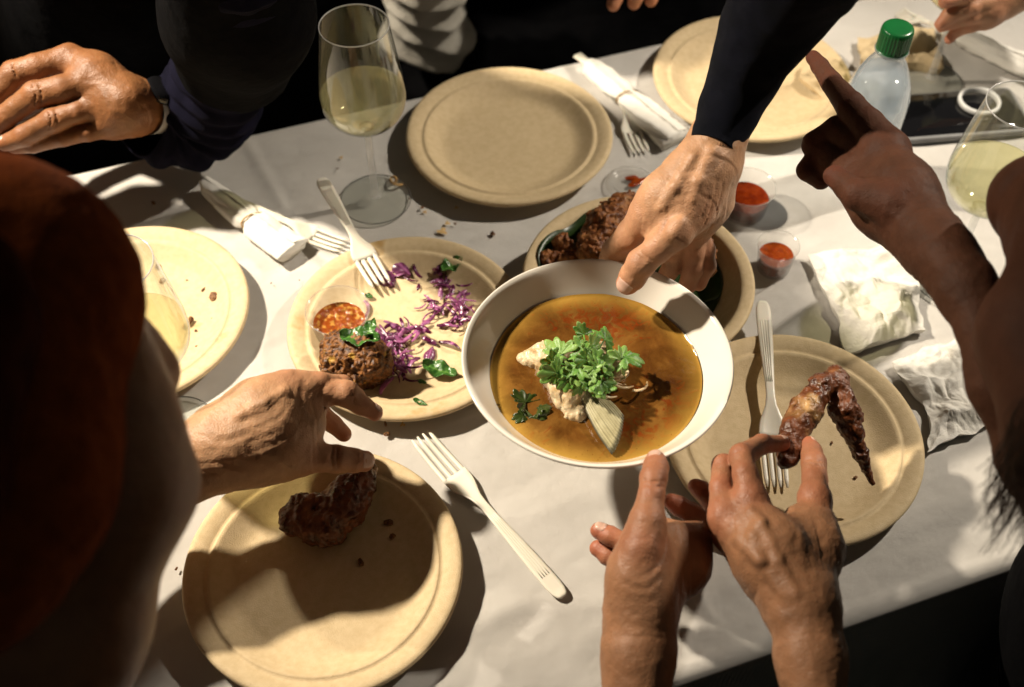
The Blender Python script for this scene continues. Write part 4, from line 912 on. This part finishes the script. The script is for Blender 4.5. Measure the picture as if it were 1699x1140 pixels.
p8 = person('person', P(1900, -260, -.75), 'person at the top right corner gripping a wine glass stem')
body(p8, [[(1830, -150, .19, 36), (1730, -60, .16, 32), (1690, -25, .145, 30)], [(1690, -25, .145, 30), (1640, 6, .135, 22)], [(1685, -10, .130, 28), (1640, 25, .122, 20)]],
     [[(1650, -5, .142, 17), (1612, 12, .138, 14), (1575, 26, .128, 13), (1560, 40, .120, 10)], [(1648, 12, .132, 17), (1612, 28, .127, 13), (1580, 36, .118, 12), (1563, 44, .112, 10)], [(1645, 25, .122, 16), (1612, 42, .114, 12), (1588, 50, .104, 11), (1574, 66, .094, 7.5)], [(1640, -20, .15, 17), (1600, -8, .15, 14), (1568, 2, .148, 12)]], mt='skin_warm', vox=.0018)
cloth_tube(p8, [(1745, -75, .166, 42), (1800, -130, .19, 55), (1900, -230, .24, 75)], 'black', 4)

# ------------------------------------------------------------------ food
def lumps(name, chains, mt, label, cat, disp, vox=.0011, k=.005, group=None, light=None, seed=1, parent=None):
    S = SDF([q for c in chains for q in c], vox, .010); f = S.new()
    for c in chains: S.chain(f, c, k)
    V, Q = S.mesh(f, disp=disp, band=.0095); a = np.zeros(len(V))
    if light is not None: a = np.clip(light(V), 0, 1)
    o = MB().add(V, Q, a=a).build(name, M[mt], parent)
    if parent is None: tag(o, label, cat, group)
    return o
def craggy(a, f, s=0, r=1): return lambda X: a*fbm(X, f, 4, s)-r*a*(np.abs(vnoise(X, f*1.7, s+9))**.7)-.5*a*np.abs(vnoise(X, f*3.6, s+19))
def fp(c): return [PR(*q) for q in c]
lumps('chicken_piece', [fp([(617, 782, .030, 11), (598, 800, .030, 24), (572, 838, .026, 36), (548, 868, .024, 34)]), fp([(500, 845, .024, 24), (488, 862, .022, 22), (520, 872, .022, 26), (548, 872, .022, 30)]), fp([(505, 835, .032, 13), (530, 832, .033, 13)])],
      'glaze', 'dark glazed chicken piece on the nearest plate, under the reaching thumb', 'chicken', craggy(.0022, 95, 2), light=lambda V: (vnoise(V, 70, 5)-.55)*1.2, group='glazed chicken pieces')
wing = [fp([(1386, 626, .100, 12.0), (1362, 642, .101, 17.2), (1338, 680, .101, 24.9), (1317, 715, .101, 21.5), (1309, 745, .100, 18.1), (1306, 763, .100, 13.8)]), fp([(1386, 622, .100, 14.6), (1390, 640, .098, 16.3)]),
        fp([(1390, 640, .098, 16.3), (1398, 680, .090, 18.9), (1412, 715, .077, 15.5), (1428, 755, .061, 10.3), (1446, 800, .043, 3.4)]), fp([(1398, 660, .095, 12.9), (1422, 690, .088, 6.0), (1428, 697, .085, 4.3)])]
tear = np.array(P(1345, 672, .115)[:3])
lumps('chicken_wing', wing, 'glaze', 'glazed chicken wing pinched between finger and thumb over the right plate', 'chicken', craggy(.0016, 120, 4), light=lambda V: 1.5*np.exp(-(np.linalg.norm(V-tear, axis=1)/.017)**2)*(.7+.5*vnoise(V*np.array([3, 1, 1]), 60, 3))+(vnoise(V, 130, 6)-.5)*.7, group='glazed chicken pieces')
lumps('fried_chicken', [fp([(1036, 345, .060, 24), (1010, 378, .058, 34), (986, 412, .056, 28)]), fp([(1055, 350, .058, 22), (1030, 392, .055, 30)])], 'fried', 'large fried chicken piece in the serving bowl beside the gripping hand', 'chicken', craggy(.0030, 110, 7), light=lambda V: (vnoise(V, 150, 5)-.15)*.9, group='fried chicken pieces in the serving bowl')
lumps('fried_chicken', [fp([(935, 408, .045, 16), (950, 425, .045, 15)]), fp([(905, 425, .043, 11), (925, 428, .043, 12)])], 'fried', 'small fried chicken piece at the left side of the serving bowl', 'chicken', craggy(.0030, 120, 8), light=lambda V: (vnoise(V, 150, 6)-.05), group='fried chicken pieces in the serving bowl')
lumps('fried_chicken', [fp([(1160, 430, .05, 26), (1150, 400, .05, 24), (1165, 445, .045, 18)])], 'fried', 'fried chicken piece mostly hidden behind the gripping fingers', 'chicken', craggy(.0030, 115, 9), light=lambda V: (vnoise(V, 150, 7)-.1), group='fried chicken pieces in the serving bowl')
lumps('fritter', [fp([(572, 590, .030, 40), (610, 600, .028, 38)]), fp([(595, 582, .034, 36), (590, 605, .026, 40)])], 'fritter', 'round brown fritter topped with a fried herb on the slaw plate', 'fritter', lambda X: .0048*vnoise(X, 48, 2)+.0022*fbm(X, 120, 3, 3)-.0034*(np.abs(vnoise(X, 230, 5))**.8)-.0016*np.abs(vnoise(X, 460, 8)), vox=.0009, light=lambda V: (vnoise(V, 110, 15)-.50)*3)

def ribbon(mb, r, c, ln, w, a, lift):
    th = r.random()*6.28; cur = r.uniform(-130, 130); n = 9; pos = np.array(c, float); up = lift; pts = []; d0 = th
    for i in range(n):
        pts.append([pos[0], pos[1], pos[2]]); pos = pos+np.array([math.cos(d0), math.sin(d0), 0])*ln/n; d0 += cur*ln/n; pos[2] = c[2]+lift*math.sin(math.pi*i/n)*r.uniform(.6, 1.2)
    pts = np.array(pts); G = np.zeros((n, 6, 3)); tw = r.uniform(-1.2, 1.2); t0 = r.uniform(-.6, .6)
    tg = np.gradient(pts, axis=0); tg /= np.linalg.norm(tg, axis=1)[:, None]
    va = np.zeros((n, 6))
    for i in range(n):
        s = np.cross(tg[i], [0, 0, 1.]); s /= np.linalg.norm(s); u = np.cross(s, tg[i]); an = t0+tw*i/n; s2 = s*math.cos(an)+u*math.sin(an); u2 = -s*math.sin(an)+u*math.cos(an)
        ww = w*math.sin(math.pi*(i+.6)/(n+.2))**.4
        for j, (x, y) in enumerate([(-1, 0), (-.6, .5), (.6, .5), (1, 0), (.6, -.5), (-.6, -.5)]): G[i, j] = pts[i]+s2*x*ww+u2*y*.0009
        va[i] = a if r.random() < .9 else 1-a
    mb.grid(G, a=va.ravel(), wrap=True)
def slaw(paths, label, seed, zb=.0056):
    r = random.Random(seed); mb = MB()
    for (us, dens, spread, hi) in paths:
        for a, b in zip(us[:-1], us[1:]):
            for k in range(max(2, int(dens*.62))):
                t = r.random(); q = P(a[0]+(b[0]-a[0])*t+r.gauss(0, spread), a[1]+(b[1]-a[1])*t+r.gauss(0, spread*.8), .006)
                ribbon(mb, r, (q[0], q[1], T+zb+.001+r.random()*hi), r.uniform(.010, .030), r.uniform(.0008, .0026), r.choice([0, .0, .0, .1, .3, .6, .8]), r.uniform(.0, .004))
    o = mb.build('red_cabbage_slaw', M['cabbage']); tag(o, label, 'slaw', kind='stuff'); return o
slaw([([(735, 452), (752, 490), (765, 520), (772, 545)], 20, 7, .005), ([(722, 448), (745, 452)], 16, 9, .004), ([(735, 500), (712, 520), (690, 548)], 13, 5, .003), ([(735, 520), (760, 540)], 9, 7, .003),
      ([(690, 552), (655, 562), (640, 575)], 26, 8, .010), ([(650, 570), (660, 600), (655, 622)], 26, 9, .012), ([(712, 572), (730, 566)], 6, 3, .002), ([(660, 462), (700, 468)], 6, 5, .002), ([(695, 500), (705, 505)], 3, 4, .001), ([(630, 540), (600, 535)], 5, 6, .004), ([(640, 460), (655, 450)], 8, 8, .004), ([(680, 612), (660, 625)], 8, 8, .003)], 'shredded red cabbage slaw scattered across the plate with the fritter', 4)
# cupped cabbage pieces beside the fork
def leaf_piece(name, c, ax, ln, wd, mt, label, cat, cup_=.3, seed=0, group=None, var=0.0, tip=1.6, z0=.0065, tiltv=(0, 0), wav=.0):
    c = np.asarray(c, float); ax = np.asarray(ax, float); ax = ax/np.linalg.norm(ax); sd_ = np.array([-ax[1], ax[0], 0]); n, m = 22, 13
    s = np.linspace(0, 1, n); G = np.zeros((n, m, 3)); va = np.zeros((n, m))
    for i, q in enumerate(s):
        w = wd*.5*math.sin(math.pi*q**.8)**.8+.0004
        for j, u in enumerate(np.linspace(-1, 1, m)):
            ser = 1+.06*math.sin(q*60)*(abs(u) > .9)
            p_ = c+ax*(q-.5)*ln+sd_*u*w*ser
            z = cup_*wd*(u*u)*.5+.12*ln*(q-.5)**2*tip+wav*math.sin(q*14+seed)*u*wd*.4+.0005*math.sin(q*38)*(1-abs(u))-.0006*math.exp(-(u/.12)**2)
            p_[2] += z+tiltv[0]*(q-.5)*ln+tiltv[1]*u*w; G[i, j] = p_
            va[i, j] = var+.55*math.exp(-(u/.09)**2)+.3*max(0, math.sin(q*38+abs(u)*6))**4
    o = MB().grid(G, a=np.clip(va, 0, 1).ravel()).build(name, M[mt]); sd = o.modifiers.new('thickness', 'SOLIDIFY'); sd.thickness = .0005
    tag(o, label, cat, group); return o
for (u, v, du, dv, ln, wd, lab, hgt) in [(652, 428, 52, 46, .056, .034, 'broad cupped piece of red cabbage right of the fork tines', .012), (640, 456, 20, 26, .030, .020, 'small cupped piece of red cabbage against the fork tines', .010), (713, 586, 8, -20, .018, .010, 'dark curled cabbage piece above the loose mint leaf', .009)]:
    A = P(u, v, hgt); d = P(u+du, v+dv, hgt)-A
    leaf_piece('cabbage_piece', A, d, ln, wd, 'cabbage', lab, 'cabbage', cup_=-.55, seed=u, group='loose cabbage pieces on the slaw plate', var=.12, tip=-1.2)
for (u, v, du, dv, ln, wd, hgt, lab) in [(730, 615, 60, 20, .036, .018, .0085, 'loose dark mint leaf lying on the slaw plate near the white bowl'), (750, 441, 30, -18, .026, .017, .014, 'curled green mint leaf at the top of the slaw'), (697, 668, 30, 14, .015, .005, .0165, 'thin mint scrap on the rim of the slaw plate'), (700, 634, 16, 5, .010, .004, .0075, 'tiny mint scrap between the fritter and the loose mint leaf'),
        (598, 562, 50, 4, .038, .020, .0535, 'fried mint leaf lying across the top of the fritter'), (614, 545, 14, -30, .022, .012, .0555, 'upright fried mint leaf behind the fritter top'), (612, 492, 12, 4, .009, .006, .0075, 'dark mint scrap beside the chili sauce cup'), (690, 437, 8, 10, .008, .003, .0075, 'thin mint scrap right of the broad cabbage piece')]:
    A = P(u, v, hgt); leaf_piece('mint_leaf', A, P(u+du, v+dv, hgt)-A, ln, wd, 'mint', lab, 'mint leaf', cup_=.35, seed=u, group='mint leaves on the slaw plate', tip=1.5, wav=.35)

# fish, fin and herbs in the soup
SZ = .140+SOUP_H
lumps('fish_piece', [fp([(872, 600, SZ-.004, 13), (900, 592, SZ+.002, 22), (925, 620, SZ+.004, 24), (945, 655, SZ+.002, 26), (955, 685, SZ-.003, 20)]), fp([(930, 610, SZ+.006, 24), (985, 600, SZ+.006, 30), (1015, 615, SZ+.004, 22)]), fp([(950, 650, SZ+.004, 24), (985, 655, SZ+.004, 20)])],
      'fish', 'pale piece of fish under the cilantro in the soup', 'fish', craggy(.0016, 110, 12), light=lambda V: (vnoise(V, 75, 4)-.45)*2.0)
A = P(972, 652, SZ+.008); B = P(1036, 738, SZ+.002); ax = B-A; L_ = np.linalg.norm(ax); ax /= L_; sd_ = np.cross([0, 0, 1.], ax); n, m = 22, 57; G = np.zeros((n, m, 3)); va = np.zeros((n, m))
for i, q in enumerate(np.linspace(0, 1, n)):
    for j, u in enumerate(np.linspace(-1, 1, m)):
        w = .0050+.0085*math.sin(min(1, q*1.25)*math.pi/2); ln = L_*(1.04-.42*((u+1)/2)**1.5)
        G[i, j] = A+ax*q*ln+sd_*u*w+np.array([0, 0, 1])*(.0055*(1-u*u)*(1-.3*q)+.0008*math.sin(u*40)*(.3+q))
        va[i, j] = .85*(math.sin(u*40) < -.1)*(.35+.65*q)+.8*(q > .93)+.9*(u < -.9)
o = MB().grid(G, a=np.clip(va, 0, 1).ravel()).build('tail_fin', M['fin']); tag(o, 'ribbed pale tail fin slanting out of the soup', 'fish fin'); sd = o.modifiers.new('thickness', 'SOLIDIFY'); sd.thickness = .0012
def cil_leaf(root, c, R, yaw, nrm, r, mt):
    n, m = 9, 73; th = np.linspace(-2.2, 2.2, m); rr = np.linspace(0, 1, n)
    env = (.56+.44*np.abs(np.cos(1.5*th))**.8)*(1+.26*np.abs(np.sin(th*6+r.random()*3))-.14)*(1-.16*np.abs(th)/2.2)*1.12; tone = r.choice([-.3, 0, .1, .45])
    nrm = np.asarray(nrm, float); nrm /= np.linalg.norm(nrm); x = np.array([math.cos(yaw), math.sin(yaw), 0]); x = x-nrm*(x@nrm); x /= np.linalg.norm(x); y = np.cross(nrm, x)
    G = np.zeros((n, m, 3)); va = np.zeros((n, m)); cv = r.uniform(-.35, .3); ph = r.random()*6
    for i, q in enumerate(rr):
        rad = R*q*env; lz = cv*rad*rad/R+.10*R*q*q*np.sin(3*th+ph)+.05*R*q*np.sin(9*th+ph*2)
        G[i] = c+x*(rad*np.cos(th))[:, None]+y*(rad*np.sin(th))[:, None]+nrm*lz[:, None]; va[i] = np.clip(.45*np.abs(np.cos(1.5*th))**30+.25*r.random()+tone, 0, 1)
    o = MB().grid(G, a=va.ravel()).build('leaf', M[mt], root); return o
def sprig(label, cen, leaves, mt, seed, stems=True):
    root = empty('cilantro_sprig', cen, label, 'cilantro', 'cilantro in the soup'); r = random.Random(seed)
    for (u, v, h, R, yaw) in leaves:
        c = np.array(P(u, v, h)); nrm = np.array([r.uniform(-.9, .9), r.uniform(-1.0, .5), 1])
        o = cil_leaf(root, c, R, yaw, nrm, r, mt); sd = o.modifiers.new('thickness', 'SOLIDIFY'); sd.thickness = .00035
        if stems:
            e = np.array(P(970+r.uniform(-15, 15), 615+r.uniform(-10, 10), SZ+.012)); md = (c+e)/2+np.array([0, 0, .003]); sub(MB().tube([c, md, e], [.0007, .0008, .0009], 6), 'stem', M[mt], o)
    return root
cr_ = random.Random(31); CIL = [(930, 588, SZ+.026, .0155, 2.2), (1003, 563, SZ+.029, .0125, 1.0), (968, 630, SZ+.022, .0125, 4.4)]
for k in range(24):
    a_ = cr_.random()*6.28; q_ = cr_.random()**.6; u_ = 974+66*q_*math.cos(a_); v_ = 598+46*q_*math.sin(a_)+6*math.cos(a_)
    CIL.append((u_, v_, SZ+.014+.020*(1-q_*.6)+.004*cr_.random(), cr_.uniform(.0085, .0140), math.atan2(-math.sin(a_), math.cos(a_))+cr_.uniform(-.9, .9)))
sprig('bunch of fresh bright cilantro on top of the fish in the soup', P(970, 605, SZ+.005), CIL, 'cilantro', 3)
sprig('soaked dark cilantro sunk at the left of the soup', P(880, 680, SZ), [(872, 668, SZ+.0012, .012, 2.5), (885, 690, SZ+.0014, .013, 4.6), (893, 678, SZ+.0012, .009, .3), (868, 690, SZ+.0012, .008, 3.6)], 'wet_cilantro', 5, stems=False)
r = random.Random(12); mb = MB()
for k in range(9):
    b0 = np.array(P(r.uniform(985, 1050), r.uniform(600, 650), SZ+.008+r.random()*.006)); an = r.uniform(-1.8, 1.2); pts = [b0+np.array([math.cos(an+.25*i), math.sin(an+.25*i), .25-.09*i])*.0035*i for i in range(6)]; mb.tube(pts, [.0011, .0013, .0013, .0012, .001, .0006], 7, flat=.6)
o = mb.build('shallot_shreds', M['fish']); tag(o, 'pale shredded strands beside the cilantro in the soup', 'garnish', kind='stuff')

# crumbs and scraps
CR = [('largest brown crumb on the crumb plate, near its right rim', 'crumbs on the crumb plate', .0052, [(360, 495, 13)]),
      ('small dark crumb on the crumb plate behind the hatted person', 'crumbs on the crumb plate', .0052, [(262, 443, 6), (272, 433, 4), (270, 466, 5), (343, 466, 3), (338, 481, 5), (353, 530, 4), (325, 549, 3), (345, 560, 2.5), (327, 576, 3.5), (311, 597, 4), (295, 433, 2), (310, 465, 2)]),
      ('dark crumb on the cloth just above the crumb plate', 'crumbs on the cloth', .002, [(188, 378, 5)]),
      ('dark crumb on the cloth between the navy sleeve and the crumb plate', 'crumbs on the cloth', .002, [(255, 338, 5)]),
      ('curled dark crumb on the cloth above the slaw plate, beside the empty plate', 'crumbs on the cloth', .002, [(818, 389, 6)]),
      ('upper of two dark crumbs between the slaw plate and the nearest plate', 'crumbs on the cloth', .002, [(640, 704, 5)]),
      ('lower of two dark crumbs between the slaw plate and the nearest plate', 'crumbs on the cloth', .002, [(642, 721, 6)]),
      ('brown crumb on the cloth at the left rim of the nearest plate', 'crumbs on the cloth', .002, [(293, 944, 4)]),
      ('tiny crumb on the cloth around the wine glass foot and slaw plate', 'crumbs on the cloth', .002, [(700, 345, 3), (680, 330, 2), (560, 280, 2), (330, 215, 2), (450, 470, 2), (755, 372, 3), (497, 465, 2)]),
      ('upper right dark crumb on the nearest plate', 'crumbs on the nearest plate', .0052, [(645, 868, 8)]),
      ('dark crumb just below the upper right crumb on the nearest plate', 'crumbs on the nearest plate', .0052, [(651, 891, 6)]),
      ('dark crumb in the middle of the nearest plate, lowest of four', 'crumbs on the nearest plate', .0052, [(599, 935, 7)]),
      ('dark crumb touching the underside of the glazed chicken piece', 'crumbs on the nearest plate', .0052, [(548, 905, 6)]),
      ('dark crumb left of the fork on the right plate', 'crumbs on the right plate', .0052, [(1246, 620, 7)]),
      ('dark crumb below the wing tip on the right plate', 'crumbs on the right plate', .0052, [(1419, 793, 4)]),
      ('tiny crumb between the two halves of the wing on the right plate', 'crumbs on the right plate', .0052, [(1380, 735, 3)])]
for lab, grp, h, pts in CR:
    for (u, v, rp) in pts:
        q = PR(u, v, h, rp); r = random.Random(int(u*7+v)); V = []; nlat, nlon = 6, 8
        G = np.zeros((nlat, nlon, 3)); sx, sy = r.uniform(.7, 1.3), r.uniform(.5, 1); an = r.random()*3
        for i in range(nlat):
            for j in range(nlon):
                ph_ = math.pi*i/(nlat-1); a = 2*math.pi*j/nlon; k = .7+.6*r.random()
                x = q[3]*sx*math.sin(ph_)*math.cos(a)*k; y = q[3]*sy*math.sin(ph_)*math.sin(a)*k; z = q[3]*.5*math.cos(ph_)*k
                G[i, j] = (q[0]+x*math.cos(an)-y*math.sin(an), q[1]+x*math.sin(an)+y*math.cos(an), max(q[2]+q[3]*.3+z, T+h-.0006))
        o = MB().grid(G, wrap=True).build('crumb', M['crumb'], smooth=False); tag(o, lab, 'crumb', grp)
A = np.array(P(304, 545, .0065)); B = np.array(P(318, 528, .0075)); o = MB().tube([A, (A+B)/2+np.array([.001, 0, .001]), B], [.0018, .0022, .0028], 8).build('bone_scrap', M['crumb']); tag(o, 'small stick shaped scrap lying on the crumb plate', 'scrap')
pts = [np.array(P(648+9*math.cos(a)+a*3, 300-7*math.sin(a), .004+.002*math.sin(a*2))) for a in np.linspace(-.5, 5.2, 22)]
o = MB().tube(pts, .0014, 7).build('twine_scrap', M['twine']); tag(o, 'curled scrap of brown twine behind the wine glass foot', 'twine')

# sauce spots soaked into the cloth
for (u, v, rp) in [(734, 384, 7), (742, 371, 4), (757, 345, 3), (705, 352, 3), (566, 262, 3), (668, 705, 4)]:
    q = PR(u, v, .0012, rp); r = random.Random(u); th = np.linspace(0, 2*math.pi, 25)[:-1]; k = 1+.35*np.sin(3*th+r.random()*6)+.2*np.sin(5*th+r.random()*6)
    G = np.stack([np.stack([q[0]+f_*q[3]*k*np.cos(th), q[1]+f_*q[3]*k*np.sin(th), np.full(24, T+.0022-.0004*f_)], -1) for f_ in (.02, .5, 1.)])
    MB().grid(G, wrap=True).build('sauce_spot', M['stain'], cl)
